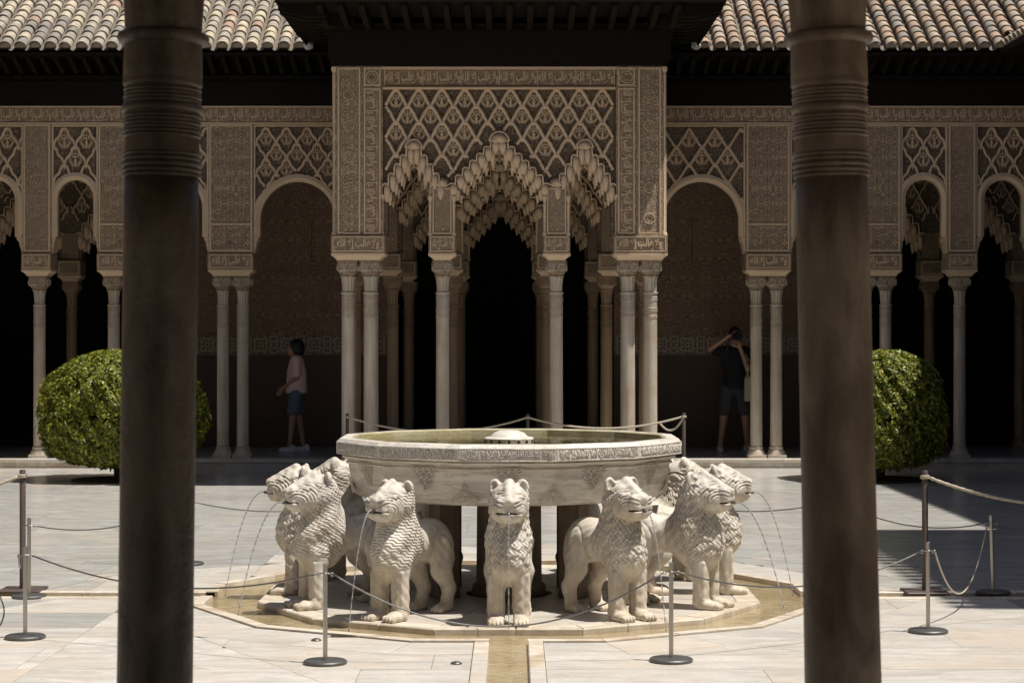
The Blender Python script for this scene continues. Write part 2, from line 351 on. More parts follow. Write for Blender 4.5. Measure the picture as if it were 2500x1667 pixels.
# ------------------------------------------------------------------ signed distance bodies meshed by surface nets
def sd_ell(P, c, r, rot=None):
    q = P-np.array(c)
    if rot is not None: q = q @ np.array(Matrix.Rotation(rot[1], 3, rot[0]))
    r = np.array(r); k0 = np.linalg.norm(q/r, axis=-1); k1 = np.linalg.norm(q/(r*r), axis=-1)+1e-9
    return k0*(k0-1)/k1
def sd_cap(P, a, b, ra, rb):
    a = np.array(a); b = np.array(b); ba = b-a; pa = P-a
    t = np.clip((pa@ba)/(ba@ba), 0, 1); return np.linalg.norm(pa-t[..., None]*ba, axis=-1)-(ra+(rb-ra)*t)
def sd_box(P, c, h, r=0.01):
    q = np.abs(P-np.array(c))-np.array(h)+r
    return np.linalg.norm(np.maximum(q, 0), axis=-1)+np.minimum(q.max(-1), 0)-r
def smin(a, b, k):
    if k <= 0: return np.minimum(a, b)
    h = np.maximum(k-np.abs(a-b), 0)/k; return np.minimum(a, b)-h*h*k/4
def eval_prims(P, prims):
    d = None
    for p in prims:
        t = p[0]
        if t == 'e': q = sd_ell(P, p[1], p[2], p[4] if len(p) > 4 else None); k = p[3]
        elif t == 'c': q = sd_cap(P, p[1], p[2], p[3], p[4]); k = p[5]
        elif t == 'b': q = sd_box(P, p[1], p[2], p[4] if len(p) > 4 else 0.01); k = p[3]
        elif t == '-e':
            q = sd_ell(P, p[1], p[2], p[4] if len(p) > 4 else None); d = -smin(-d, q, p[3]); continue
        elif t == '-b':
            q = sd_box(P, p[1], p[2], p[4] if len(p) > 4 else 0.004); d = -smin(-d, q, p[3]); continue
        d = q if d is None else smin(d, q, k)
    return d
def surface_nets(fun, lo, hi, h):
    lo = np.array(lo, float); n = np.ceil((np.array(hi)-lo)/h).astype(int)+1
    ax = [lo[i]+h*np.arange(n[i]) for i in range(3)]
    F = np.empty(n, dtype=np.float32)
    for i in range(0, n[0], 16):
        X, Y, Z = np.meshgrid(ax[0][i:i+16], ax[1], ax[2], indexing='ij')
        F[i:i+16] = fun(np.stack([X, Y, Z], -1))
    S = F < 0; nc = n-1
    acc = np.zeros((*nc, 3), np.float32); cnt = np.zeros(nc, np.float32)
    for a in range(3):
        b, c = [(1, 2), (0, 2), (0, 1)][a]
        for db in (0, 1):
            for dc in (0, 1):
                s0 = [slice(0, nc[i]) for i in range(3)]
                s0[b] = slice(db, nc[b]+db); s0[c] = slice(dc, nc[c]+dc); s1 = list(s0); s1[a] = slice(1, nc[a]+1)
                f0 = F[tuple(s0)]; f1 = F[tuple(s1)]; m = (f0 < 0) != (f1 < 0)
                t = np.where(m, f0/np.where(m, f0-f1, 1), 0); cnt += m
                acc[..., a] += t*m; acc[..., b] += db*m; acc[..., c] += dc*m
    idx = np.full(nc, -1, np.int64); act = cnt > 0; idx[act] = np.arange(act.sum())
    ii = np.argwhere(act); V = lo+h*(ii+acc[act]/cnt[act][:, None]); quads = []
    for a in range(3):
        b, c = [(1, 2), (2, 0), (0, 1)][a]
        sl0 = [slice(1, nc[i]) for i in range(3)]; sl0[a] = slice(0, nc[a]); sl1 = list(sl0); sl1[a] = slice(1, nc[a]+1)
        s0 = S[tuple(sl0)]; s1 = S[tuple(sl1)]; m = np.argwhere(s0 != s1)
        if len(m) == 0: continue
        fl = s0[tuple(m.T)]; base = m.copy(); base[:, b] += 1; base[:, c] += 1
        def g(ob, oc):
            q = base.copy(); q[:, b] -= ob; q[:, c] -= oc; return idx[tuple(q.T)]
        q = np.stack([g(0, 0), g(1, 0), g(1, 1), g(0, 1)], 1)
        q[~fl] = q[~fl][:, ::-1]; quads.append(q)
    return V, np.concatenate(quads)
def np_mesh(name, V, Q, mat, smooth=True):
    me = bpy.data.meshes.new(name); me.vertices.add(len(V)); me.vertices.foreach_set('co', np.asarray(V, np.float32).ravel())
    k = Q.shape[1]; me.loops.add(Q.size); me.loops.foreach_set('vertex_index', Q.astype(np.int32).ravel())
    me.polygons.add(len(Q)); me.polygons.foreach_set('loop_start', np.arange(0, Q.size, k, dtype=np.int32))
    me.polygons.foreach_set('use_smooth', np.full(len(Q), smooth)); me.update(calc_edges=True); me.validate()
    if mat: me.materials.append(MAT[mat])
    return me
def normals(V, Q):
    nf = np.cross(V[Q[:, 2]]-V[Q[:, 0]], V[Q[:, 3]]-V[Q[:, 1]]); N = np.zeros_like(V)
    for k in range(4): np.add.at(N, Q[:, k], nf)
    return N/(np.linalg.norm(N, axis=1)[:, None]+1e-12)
def sdf_mesh(name, prims, lo, hi, h, mat, disp=None):
    V, Q = surface_nets(lambda P: eval_prims(P, prims), lo, hi, h)
    if disp is not None: V = V+normals(V, Q)*disp(V)[:, None]
    me = np_mesh(name, V, Q, mat)
    if disp is not None and hasattr(disp, 'mane') and len(me.vertices) == len(V):
        for nm, a in (('mane', disp.mane), ('strand', disp.ph)):
            at = me.attributes.new(nm, 'FLOAT', 'POINT'); at.data.foreach_set('value', np.asarray(a, np.float32))
    return me
def sst(x, a, b):
    t = np.clip((x-a)/(b-a), 0, 1); return t*t*(3-2*t)
# ------------------------------------------------------------------ plane geometry for paving
def clip(poly, nx, ny, d, keep_inside=True):
    """keep the side nx*x+ny*y <= d (or >= d)"""
    sgn = 1 if keep_inside else -1; out = []; n = len(poly)
    for i in range(n):
        a, b = poly[i], poly[(i+1) % n]; fa = sgn*(nx*a[0]+ny*a[1]-d); fb = sgn*(nx*b[0]+ny*b[1]-d)
        if fa <= 0: out.append(a)
        if (fa < 0 < fb) or (fb < 0 < fa):
            t = fa/(fa-fb); out.append((a[0]+(b[0]-a[0])*t, a[1]+(b[1]-a[1])*t))
    return out
def edges(poly):
    n = len(poly)
    for i in range(n):
        (x0, y0), (x1, y1) = poly[i], poly[(i+1) % n]; l = math.hypot(x1-x0, y1-y0)
        if l > 1e-9: yield (y1-y0)/l, -(x1-x0)/l, ((y1-y0)*x0-(x1-x0)*y0)/l
def area(p): return 0.5*sum(p[i][0]*p[(i+1) % len(p)][1]-p[(i+1) % len(p)][0]*p[i][1] for i in range(len(p)))
def subtract(A, B):
    out = []; cur = A
    for nx, ny, d in edges(B):
        if len(cur) < 3: break
        o = clip(cur, nx, ny, d, False)
        if len(o) >= 3 and area(o) > 1e-4: out.append(o)
        cur = clip(cur, nx, ny, d, True)
    return out
def shrink(p, g):
    q = p
    for nx, ny, d in list(edges(p)):
        q = clip(q, nx, ny, d-g)
        if len(q) < 3: return []
    return q
def ngon(R, cx=0, cy=0, n=12, a0=15): return [(cx+R*math.cos(math.radians(a0+360/n*i)), cy+R*math.sin(math.radians(a0+360/n*i))) for i in range(n)]
C15 = math.cos(math.radians(15))
FX, FY = -0.02, 13.4                    # centre of the fountain

# ------------------------------------------------------------------ the court floor
court = MB().add([(-40, -12, -.03), (40, -12, -.03), (40, 60, -.03), (-40, 60, -.03)], [(0, 1, 2, 3)]).build('court_floor', 'joint', kind='structure')
GOUT = 2.0/C15; RING = 2.52/C15
gut = ngon(2.09/C15, FX, FY); ringp = ngon(RING, FX, FY)
chans = [[(FX-.2, -5), (FX+.2, -5), (FX+.2, 11.5), (FX-.2, 11.5)], [(FX-.2, 15.3), (FX+.2, 15.3), (FX+.2, 23.7), (FX-.2, 23.7)],
         [(-12, FY-.2), (FX-1.9, FY-.2), (FX-1.9, FY+.2), (-12, FY+.2)], [(FX+1.9, FY-.2), (12, FY-.2), (12, FY+.2), (FX+1.9, FY+.2)]]
def minus_all(ps, bs):
    for b in bs: ps = [q for p in ps for q in subtract(p, b)]
    return ps
slabs = []
for i in range(12):                                     # border slabs round the gutter, their joints radial
    a, b = gut[i], gut[(i+1) % 12]; A, B = ringp[i], ringp[(i+1) % 12]
    m = 0.38+0.24*random.random(); L = lambda p, q, t: (p[0]+(q[0]-p[0])*t, p[1]+(q[1]-p[1])*t)
    slabs += minus_all([[a, A, L(A, B, m), L(a, b, m)], [L(a, b, m), L(A, B, m), B, b]], chans)
y = -3.0
while y < 26.6:
    d = random.uniform(.62, 1.0) if y < 18 else random.uniform(1.0, 1.5)
    y1 = min(y+d, 26.6); x = -8.2-random.random()
    while x < 8.2:
        w = random.uniform(1.4, 2.7)
        x1 = x+w; sk = random.choice([0, 0, 0, random.uniform(-.25, .25)])
        sk0 = locals().get('_sk', 0.0) if x > -8 else 0.0
        slabs += minus_all([[(x+sk0, y), (x1-0+sk, y), (x1-sk*0, y1), (x-0, y1)]] if False else [[(x, y), (x1, y), (x1, y1), (x, y1)]], [ringp]+chans)
        x = x1
    y = y1
def in_view(p):
    return max(q[1] for q in p) > 9.6 and any(abs(q[0]) < .268*q[1]+.4 for q in p)
cut = []
for p in slabs:
    if area(p) > .8 and random.random() < .45:
        cx = sum(q[0] for q in p)/len(p); cy = sum(q[1] for q in p)/len(p); a = random.choice([random.uniform(.5, 1.0), random.uniform(2.1, 2.6)]); nx, ny = math.cos(a), math.sin(a); d = nx*cx+ny*cy
        cut += [clip(p, nx, ny, d, True), clip(p, nx, ny, d, False)]
    else: cut.append(p)
slabs = [s for s in cut if len(s) > 2 and area(s) > 0.012]
vis = sorted([s for s in slabs if in_view(s)], key=lambda p: -area(p)/(sum(q[1] for q in p)/len(p))**3)
rest = [s for s in slabs if not in_view(s)]+vis[285:]
for s in vis[:285]:
    q = shrink(s, .0015)
    if len(q) < 3: continue
    cx = sum(p[0] for p in q)/len(q); cy = sum(p[1] for p in q)/len(q); dz = random.uniform(-.0006, .0004)
    mb = MB(); q2 = shrink(q, .004)
    n = len(q)
    if len(q2) == n:
        mb.loft([[(p[0]-cx, p[1]-cy, -.05) for p in q], [(p[0]-cx, p[1]-cy, dz) for p in q]], True, (False, True))
    else: mb.prism([(p[0]-cx, p[1]-cy) for p in q], -.05, dz)
    mb.build('marble_slab', 'floor_warm' if (cx-FX)**2+(cy-FY)**2 < 9.5 or cy < 12.0+random.uniform(-.5, 1.2) else 'floor', court, (cx, cy, 0))
mb = MB()
for s in rest:
    q = shrink(s, .0025)
    if len(q) >= 3: mb.prism(q, -.05, 0)
mb.build('marble_paving', 'floor', court, kind='stuff')
# kerb stones of gutter and channels
for i in range(12):
    a = ngon(2.0/C15, FX, FY); b = ngon(2.085/C15, FX, FY)
    for t0, t1 in ((0, .46), (.46, 1)):
        P = [L(a[i], a[(i+1) % 12], t1), L(a[i], a[(i+1) % 12], t0), L(b[i], b[(i+1) % 12], t0), L(b[i], b[(i+1) % 12], t1)]
        for q in minus_all([P[::-1]] if area(P) < 0 else [P], [[(c[0][0]+.09, c[0][1]), (c[1][0]-.09, c[1][1]), (c[2][0]-.09, c[2][1]), (c[3][0]+.09, c[3][1])] if k < 2 else [(c[0][0], c[0][1]+.09), (c[1][0], c[1][1]+.09), (c[2][0], c[2][1]-.09), (c[3][0], c[3][1]-.09)] for k, c in enumerate(chans)]):
            q = shrink(q, .002)
            if len(q) > 2 and area(q) > .0008: MB().prism(q, -.055, .010+random.uniform(-.002, .002)).build('kerb_stone', 'kerb', court)
def kerb_run(x0, x1, y0, y1, alongx):
    t = x0 if alongx else y0; e = x1 if alongx else y1
    while t < e-.05:
        l = min(random.uniform(.7, 1.3), e-t)
        bx = (t+.002, t+l-.002, y0, y1) if alongx else (x0, x1, t+.002, t+l-.002)
        MB().bevbox(*bx, -.055, .006+random.uniform(-.001, .002), .005).build('kerb_stone', 'kerb' if alongx or random.random() < .5 else 'floor_warm', court); t += l
for sx in (-1, 1):
    xs = sorted((FX+sx*.112, FX+sx*.198)); kerb_run(xs[0], xs[1], 8.6, 11.39, False); kerb_run(xs[0], xs[1], 15.42, 23.6, False)
    ys = sorted((FY+sx*.112, FY+sx*.198)); kerb_run(-8, FX-2.02, ys[0], ys[1], True); kerb_run(FX+2.02, 8, ys[0], ys[1], True)
# shallow water standing in the gutter and running down the channels
def flat_ring(o, i):
    mb = MB(); n = len(o); mb.add([(*p, 0) for p in o]+[(*p, 0) for p in i], [(k, (k+1) % n, n+(k+1) % n, n+k) for k in range(n)]); return mb
gw = flat_ring(ngon(2.0/C15, FX, FY), ngon(1.6/C15, FX, FY))
gw.add([(FX-.112, 8, 0), (FX+.112, 8, 0), (FX+.112, 11.4, 0), (FX-.112, 11.4, 0)], [(0, 1, 2, 3)])
for s in (-1, 1): gw.add([(FX+s*2.0, FY-.11, 0), (FX+s*8, FY-.11, 0), (FX+s*8, FY+.11, 0), (FX+s*2.0, FY+.11, 0)], [(0, 1, 2, 3) if s > 0 else (3, 2, 1, 0)])
gb = MB(); gb.v = list(gw.v); gb.f = list(gw.f); gb.build('gutter_bed', 'gutter', court, (0, 0, -.026))
for px_, Y_, r_, m_ in ((779, 10.95, .072, 'floor_warm'), (1860, 15.6, .085, 'floor_warm')):
    MB().lathe([(r_, -.01), (r_, .0012), (0, .0014)], 36).build('round_inlay', m_, court, ((px_-1250)*Y_/4800, Y_, 0))
for px_, Y_ in ((772, 11.38), (1114, 10.57)):
    MB().lathe([(.032, 0), (.030, .006), (.016, .014), (0, .016)], 20).build('floor_stud', 'base_metal', court, ((px_-1250)*Y_/4800, Y_, 0), smooth=True)
gw.build('gutter_water', 'gutter_water', None, (0, 0, -.014), kind='structure')

# ------------------------------------------------------------------ fountain: platform, pedestal, basin
plat = thing('fountain_platform', 'low twelve sided marble platform with a stained kerb under the lions', 'platform', (FX, FY, -.05))
for i in range(12):
    a = ngon(1.66/C15); b = ngon(1.5/C15); c = ngon(.30)
    for t0, t1 in ((0, .55), (.55, 1)):
        q = [L(b[i], b[(i+1) % 12], t0), L(a[i], a[(i+1) % 12], t0), L(a[i], a[(i+1) % 12], t1), L(b[i], b[(i+1) % 12], t1)]
        q = shrink(q, .0018); q2 = shrink(q, .006)
        mb = MB(); dz = random.uniform(-.002, .002)
        if len(q2) == len(q): mb.loft([[(*p, 0) for p in q], [(*p, .058+dz) for p in q], [(*p, .066+dz) for p in q2]], True, (False, True))
        else: mb.prism(q, 0, .066)
        mb.build('kerb_stone', 'kerb', plat)
    for k in range(3):
        r0, r1 = [(.30, .7), (.7, 1.12), (1.12, 1.5/C15)][k]; u = ngon(r0); w = ngon(r1)
        q = shrink([u[i], w[i], w[(i+1) % 12], u[(i+1) % 12]], .0018)
        if len(q) > 2: MB().prism(q, 0, .064+random.uniform(-.001, .001)).build('platform_slab', 'floor_warm', plat)
ZP = .015
fnt = thing('fountain', 'large twelve sided white marble basin with carved inscription on its rim', 'fountain', (FX, FY, ZP))
z0 = ZP
def facets(prof, name, mat, auto=20):
    mb = MB(); rings = []
    for r, z in prof: rings.append([(r*math.cos(math.radians(15+30*j)), r*math.sin(math.radians(15+30*j)), z-z0) for j in range(12)])
    mb.loft(rings, True, (False, False)); return mb.build(name, mat, fnt, auto=auto)
facets([(.2, .685), (1.015, .69), (1.035, .70), (1.062, .75), (1.09, .82), (1.104, .88), (1.108, .915)], 'basin_bowl', 'bowl')
facets([(1.108, .915), (1.125, .918), (1.128, .928), (1.115, .936), (1.118, .944), (1.145, .952), (1.152, .966), (1.14, .972), (1.165, .980), (1.187, .984)], 'rim_moulding', 'bowl')
facets([(1.187, .984), (1.187, 1.062), (1.168, 1.082), (1.095, 1.084)], 'basin_rim', 'bowl')
facets([(1.095, 1.084), (1.078, 1.075), (1.06, .96), (.9, .93), (0.02, .93)], 'basin_inside', 'algae')
MB().prism([(p[0], p[1]) for p in ngon(1.07)], 0, .001).build('basin_water', 'bowl_water', None, (FX, FY, 1.046), kind='structure')
dm = MB().lathe([(.165, -.03), (.168, .022), (.16, .030), (.128, .034), (.120, .044), (.10, .062), (.06, .076), (.0, .081)], 28).build('jet_dome', 'bowl', fnt, (0, 0, 1.045-z0), auto=40)
for j in range(16):
    a = 2*PI*j/16; MB().lathe([(.0, 0), (.009, 0), (.009, .006), (0, .006)], 8).build('jet_hole', 'plastic', dm, (.1665*math.cos(a), .1665*math.sin(a), .006), (0, PI/2, a))
ped = MB(); ped.loft([[(r*math.cos(math.radians(22.5+45*j)), r*math.sin(math.radians(22.5+45*j)), z) for j in range(8)] for r, z in [(.27, 0), (.27, .05), (.24, .07), (.235, .6), (.27, .64), (.30, .67)]])
ped.build('pedestal', 'support', fnt, auto=30)
for j in range(6):
    a = math.radians(60*j+30); MB().bevbox(-.075, .075, -.075, .075, 0, .668, .008).build('support_pillar', 'support', fnt, (.50*math.cos(a), .50*math.sin(a), 0), (0, 0, a))
VERSES = ['تبارك من أعطى الإمام محمدا', 'معاني زانت بالجمال المغانيا', 'وإلا فهذا الروض فيه بدائع', 'أبى الله أن يلفي لها الحسن ثانيا']
vm = [text_mesh('carved_verse', v, .575, .066, 'bowl', .006, .022) for v in VERSES]
fr = MB()
for zz in (-.038, .036): fr.box(-.298, .298, -.004, .004, zz-.003, zz+.003)
for k in range(46):
    xx = -.285+k*.0127; fr.tube([(xx, -.001, -.03), (xx+.012*math.sin(k*2.3), -.002, -.012), (xx-.010*math.cos(k*1.7), -.002, .008), (xx+.008*math.sin(k), -.001, .03)], .0028, 4)
frm = fr.mesh('verse_frame', 'bowl', True)
knot = MB()
for r_ in range(4):
    n = 4-r_; zz = .075-r_*.038
    for k in range(n):
        xx = (k-(n-1)/2)*.044
        knot.tube([(xx+.026*math.cos(2*PI*t/12), 0, zz+.021*math.sin(2*PI*t/12)) for t in range(12)], .0038, 5, True)
        knot.tube([(xx-.024, -.001, zz-.02), (xx+.024, -.001, zz+.02)], .0033, 4); knot.tube([(xx+.024, -.001, zz-.02), (xx-.024, -.001, zz+.02)], .0033, 4)
knm = knot.mesh('knot_relief', 'bowl', True)
pal = MB()
for cx_, cz_, r_ in ((0, .035, .032), (-.05, -.035, .034), (.05, -.035, .034), (0, -.03, .022), (-.10, -.055, .02), (.10, -.055, .02)):
    pal.tube([(cx_+r_*math.cos(2*PI*t/16), 0, cz_+r_*math.sin(2*PI*t/16)) for t in range(16)], .004, 5, True)
    pal.tube([(cx_+r_*.5*math.cos(2*PI*t/10), 0, cz_+r_*.5*math.sin(2*PI*t/10)) for t in range(10)], .004, 5, True)
pal.tube([(-.035, 0, .045), (-.012, 0, .075), (0, 0, .10), (.012, 0, .075), (.035, 0, .045)], .004, 5)
for k in range(-3, 4): pal.tube([(0, 0, -.01), (.02*k, -.002, .012+.03*math.cos(k*.4))], .0035, 4)
plm = pal.mesh('palmette_relief', 'bowl', True)
for j in range(12):
    a = math.radians(30*j); R = 1.187*C15
    T = Matrix.Rotation(a+PI/2, 4, 'Z')
    c, s_ = math.cos(a), math.sin(a)
    put('verse_frame', frm, fnt, (R*c, R*s_, 1.022-z0), (0, 0, a+PI/2)); put('carved_verse', vm[(j+1) % 4], fnt, ((R+.0025)*c, (R+.0025)*s_, 1.022-z0), (0, 0, a+PI/2))
    Rk = 1.068; put('knot_relief', knm, fnt, (Rk*c, Rk*s_, .845-z0), (.25, 0, a+PI/2), (1, .8, 1))
    a2 = a+math.radians(15); Rk = 1.081; put('palmette_relief', plm, fnt, (Rk*math.cos(a2), Rk*math.sin(a2), .765-z0), (.36, 0, a2+PI/2), (.78, .75, .78))

# ------------------------------------------------------------------ the stone lions
def lion_prims(v):
    P = [('e', (0, .20, .455), (.122, .155, .138), 0), ('c', (0, .20, .455), (0, -.14, .455), .110, .112, .07), ('e', (0, -.19, .43), (.120, .16, .195), .07),
         ('e', (0, -.255, .41), (.108, .115, .16), .05), ('c', (0, -.15, .53), (0, -.185, .70), .126, .116, .08),
         ('e', (0, -.205, .742), (.114, .128, .118), .04), ('c', (0, -.24, .735), (0, -.335, .712), .100, .084, .03), ('b', (0, -.350, .712), (.076, .078, .066), .025, .030),
         ('e', (0, -.33, .650), (.072, .085, .034), .025), ('e', (.072, -.305, .70), (.040, .07, .060), .03), ('e', (-.072, -.305, .70), (.040, .07, .060), .03),
         ('e', (0, -.426, .748), (.034, .010, .014), .012), ('b', (0, -.325, .792), (.020, .10, .010), .02, .008, )]
    P[-1] = ('c', (0, -.235, .848), (0, -.415, .762), .034, .022, .014)
    for s in (-1, 1):
        P += [('c', (s*.070, -.235, .36), (s*.076, -.250, .12), .058, .046, .04), ('c', (s*.076, -.25, .12), (s*.076, -.255, .03), .046, .050, .02),
              ('b', (s*.077, -.252, .17), (.048, .046, .14), .010, .016),
              ('e', (s*.078, -.315, .024), (.053, .074, .036), .02),
              ('e', (s*.092, .21, .36), (.055, .115, .165), .04), ('c', (s*.095, .19, .27), (s*.094, .285, .15), .062, .042, .04),
              ('c', (s*.094, .285, .15), (s*.094, .255, .03), .042, .044, .03), ('e', (s*.095, .20, .022), (.048, .075, .032), .03)]
        for t in (-.032, -.011, .011, .032):
            P += [('e', (s*.078+t*1.1, -.374, .018), (.0125, .028, .024), .003), ('e', (s*.095+t, .145, .015), (.012, .026, .02), .006)]
        ez = .856 if v != 1 else .850
        P += [('e', (s*.084, -.175, ez-.040), (.041, .028, .062), .02), ('-e', (s*.090, -.205, ez-.022), (.025, .022, .038), .005)]
        P += [('e', (s*.074, -.305, .772), (.022, .034, .018), .010)]
    P += [('c', (0, .345, .47), (.02, .362, .36), .018, .018, .02), ('c', (.02, .362, .36), (.10, .31, .33), .018, .016, .015), ('c', (.10, .31, .33), (.140, .16, .47), .016, .022, .015)]
    P += [('-b', (0, -.42, .684), (.080, .10, .0038), .004), ('-e', (0, -.445, .684), (.012, .03, .012), .004)]
    P += [('-b', (0, 0, -.05), (1, 1, .05), .0)]
    return P
def lion_disp(v):
    def d(V):
        x, y, z = V[:, 0], V[:, 1], V[:, 2]; ax = np.abs(x)
        head = sst(-y, .245, .275)*sst(z, .625, .65)*(1-sst(z, .90, .93)); top = sst(z, .79, .83)*sst(-y, .215, .235)
        face = np.maximum(head, top)
        legs = 1-sst(z, .26, .33)
        mane = (1-face)*(1-legs)*sst(-y, -.03+.0, .05)*sst(z-.30, 0, .06)
        mane = np.where(y > -.02-(.60-z)*.35, 0, mane); mane *= (1-sst(z, .80, .84))
        phi = np.arctan2(x, -(y+.05))
        sx = np.abs(phi)*.15
        if v == 0: ph = 2*PI*(z*.30+sx*.95)/.0200+2.0*np.sin(2*PI*(z-.5*sx)/.040)+phi*2
        elif v == 1: ph = 2*PI*(z*.80+sx*.60)/.0185+1.5*np.sin(2*PI*(z*.4-sx)/.034)
        else: ph = 2*PI*sx/.016+1.6*np.sin(2*PI*z/.045)
        if v == 2:      # overlapping pointed tufts
            rr = (z+.02*np.sin(phi*6))/.052; row = np.floor(rr); fz = rr-row
            fu = (phi*3.1+.5*(row % 2)); fu = np.abs(fu-np.round(fu))*2
            edge = fz-fu*.55; m = .009*sst(edge, 0, .12)*(1.05-fz)-.002+.0014*np.sin(ph)
        else: m = .0022*np.sin(ph)*(.7+.4*np.sin(phi*4+z*9))+.0035*np.sin(z*38+2.2*np.sin(phi*5))*(1+0*z)
        ph = ph+1.3*np.sin(z*21+phi*3.3+v)+1.1*np.sin(phi*9-z*27)
        d.mane = mane; d.ph = ph
        out = mane*m
        # facial folds: nested curves round the muzzle, below flat nose bridge
        r = np.sqrt(((y+.395)/1.0)**2+((z-.690)/.85)**2); side = sst(ax, .026, .042)*(1-sst(z, .84, .86))
        fold = np.sin(2*PI*(r-.02*ax/.1)/.0235)*sst(r, .035, .05)*(1-sst(r, .155, .185))
        out += head*side*.0048*fold*sst(z, .69, .705)
        out += head*.0022*np.sin(2*PI*r/.03)*(1-sst(z, .66, .68))*sst(r, .05, .07)
        er = np.sqrt(((y+.335)/1.7)**2+((z-.772)/.9)**2); out -= head*sst(ax, .03, .04)*.006*np.exp(-((er-.021)/.0045)**2)
        tooth = head*np.exp(-((z-.684)/.007)**2)*sst(r, .02, .03); out += tooth*.0028*np.sin(np.arctan2(x, -(y+.30))*46)
        # haunch line, leg flutes
        hr = np.sqrt(((y-.19)/1.0)**2+((z-.40)/1.25)**2); out -= (ax > .06)*.005*np.exp(-((hr-.118)/.006)**2)*sst(z, .3, .34)
        fl = (z > .07)*(1-sst(z, .27, .33)); out += fl*.0038*np.cos(np.arctan2(y+.25, ax-.077)*4)*(y < -.05)
        out += .0022*np.sin(x*70+z*23+y*31)*np.sin(z*57+y*44)+.0016*np.sin(x*41-z*63+v)*np.sin(y*83+z*29)
        return out
    return d
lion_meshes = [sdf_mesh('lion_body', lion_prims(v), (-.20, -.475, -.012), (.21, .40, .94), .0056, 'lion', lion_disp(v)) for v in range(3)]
pipe = MB().lathe([(.010, 0), (.010, .035), (.0065, .035), (.0065, .0)], 10).mesh('water_spout', 'chain', auto=40)
jetm = []
for vv in (0, 1, 2):
    pts = []; n = 60
    for k in range(n+1):
        t = k/n*(1.0); pts.append((0, -(.27+.04*vv)*t, .004*(t > .0)+.05*t-.76*t*t+.0015*math.sin(k*1.7)))
    rf = lambda i, vv=vv: max(.0015, (.0052-.0024*i/60)*(1+(.15+.75*(i/60))*math.sin(i*2.1+vv)))
    jb = MB().tube(pts, .004, 7, rfun=rf); e = Vector(pts[-3])
    for k in range(22):
        a = k*2.4; q = e+Vector((.035*math.cos(a)*(k/22), .05*math.sin(a)*(k/22), .012+.03*((k*7) % 5)/5)); r_ = .0022+.0012*(k % 3)
        jb.add([q+Vector(v)*r_ for v in ((1, 0, 0), (-1, 0, 0), (0, 1, 0), (0, -1, 0), (0, 0, 1), (0, 0, -1))], [(0, 2, 4), (2, 1, 4), (1, 3, 4), (3, 0, 4), (2, 0, 5), (1, 2, 5), (3, 1, 5), (0, 3, 5)])
    jetm.append(jb.mesh('water_jet', 'jet', True))
LL = {270: ('white stone lion facing straight ahead, front centre of the fountain ring', 2), 240: ('stone lion with wavy chevron mane, first left of the front centre lion', 1),
      300: ('stone lion turned right with tufted mane, first right of the front centre lion', 2), 210: ('large stone lion with wavy mane, in front of the leftmost lion head', 0),
      330: ('stone lion looking right, behind the right front post and before the rightmost lion', 2), 180: ('leftmost stone lion, mostly hidden behind the wavy maned one', 2),
      0: ('rightmost stone lion with scaly chest, its jet falling beside the dark column', 2), 150: ('stone lion turned away at back left, only ears and nape above the others', 0),
      30: ('stone lion turned away at back right, its maned nape beside the basin', 2)}
for k in range(12):
    a = 30*k; rad = math.radians(a); lab, var = LL.get(a, ({60: 'stone lion facing away at the back, hidden behind the basin right of centre', 90: 'stone lion facing away at the very back, hidden behind the basin and pedestal', 120: 'stone lion facing away at the back, hidden behind the basin left of centre'}.get(a), (k % 3)))
    R = 1.215
    t = thing('stone_lion', lab, 'lion statue', (FX+R*math.cos(rad), FY+R*math.sin(rad), ZP), rad+PI/2, 'stone lions carrying the fountain basin')
    put('body', lion_meshes[var], t, scale=(1, 1, .985 if var == 1 else 1.0))
    put('water_spout', pipe, t, (0, -.420, .684), (PI/2, 0, 0))
    JL = {270: 'thin water jet falling in front of the centre lion chest', 240: 'thin water jet from the lion left of centre', 300: 'thin water jet from the lion right of centre, behind the post',
          210: 'arched water jet of the wavy maned lion on the left', 180: 'leftmost arched water jet, from the half hidden lion', 330: 'arched water jet of the lion second from right', 0: 'rightmost arched water jet falling near the dark column'}
    if a in JL:
        j = put('water_jet', jetm[0 if a == 270 else (k % 3)], None, (FX+(R+.452)*math.cos(rad), FY+(R+.452)*math.sin(rad), ZP+.684), (0, 0, rad+PI/2), (1, .35 if a == 270 else (.7 if a in (240, 300) else 1), 1))
        tag(j, JL.get(a, 'water jet of a lion hidden behind the basin'), 'water jet', 'water jets spouting from the lions')
# ------------------------------------------------------------------ shared pieces of the arcades
GY = 26.8; PY = 24.2; AX = -.17; AXP = -.155; FL = .12      # gallery and pavilion planes, their axis, floor level
T0 = Matrix.Identity(4)
def shaft_profile(H, r=.080):
    """shaft from the base ring to the collar under the neck, with its necking rings"""
    p = [(r*1.05, .16), (r*1.04, .30), (r*1.02, H*.5), (r, H-.33)]
    for z in (.31, .29, .235, .215, .195, .10, .08, .06):
        p += [(r, H-z-.006), (r*1.075, H-z-.002), (r*1.075, H-z+.004), (r, H-z+.008)]
    p += [(r, H-.02), (r*1.14, H-.012), (r*1.14, H), (r*.9, H+.004)]
    return p
def squircle(hw, k, z, n=24, hy=None):
    out = []; hy = hy or hw
    for j in range(n):
        a = 2*PI*j/n; c, s = math.cos(a), math.sin(a); m = (abs(c)**k+abs(s)**k)**(-1/k); out.append((hw*m*c, hy*m*s, z))
    return out
COLM = {}
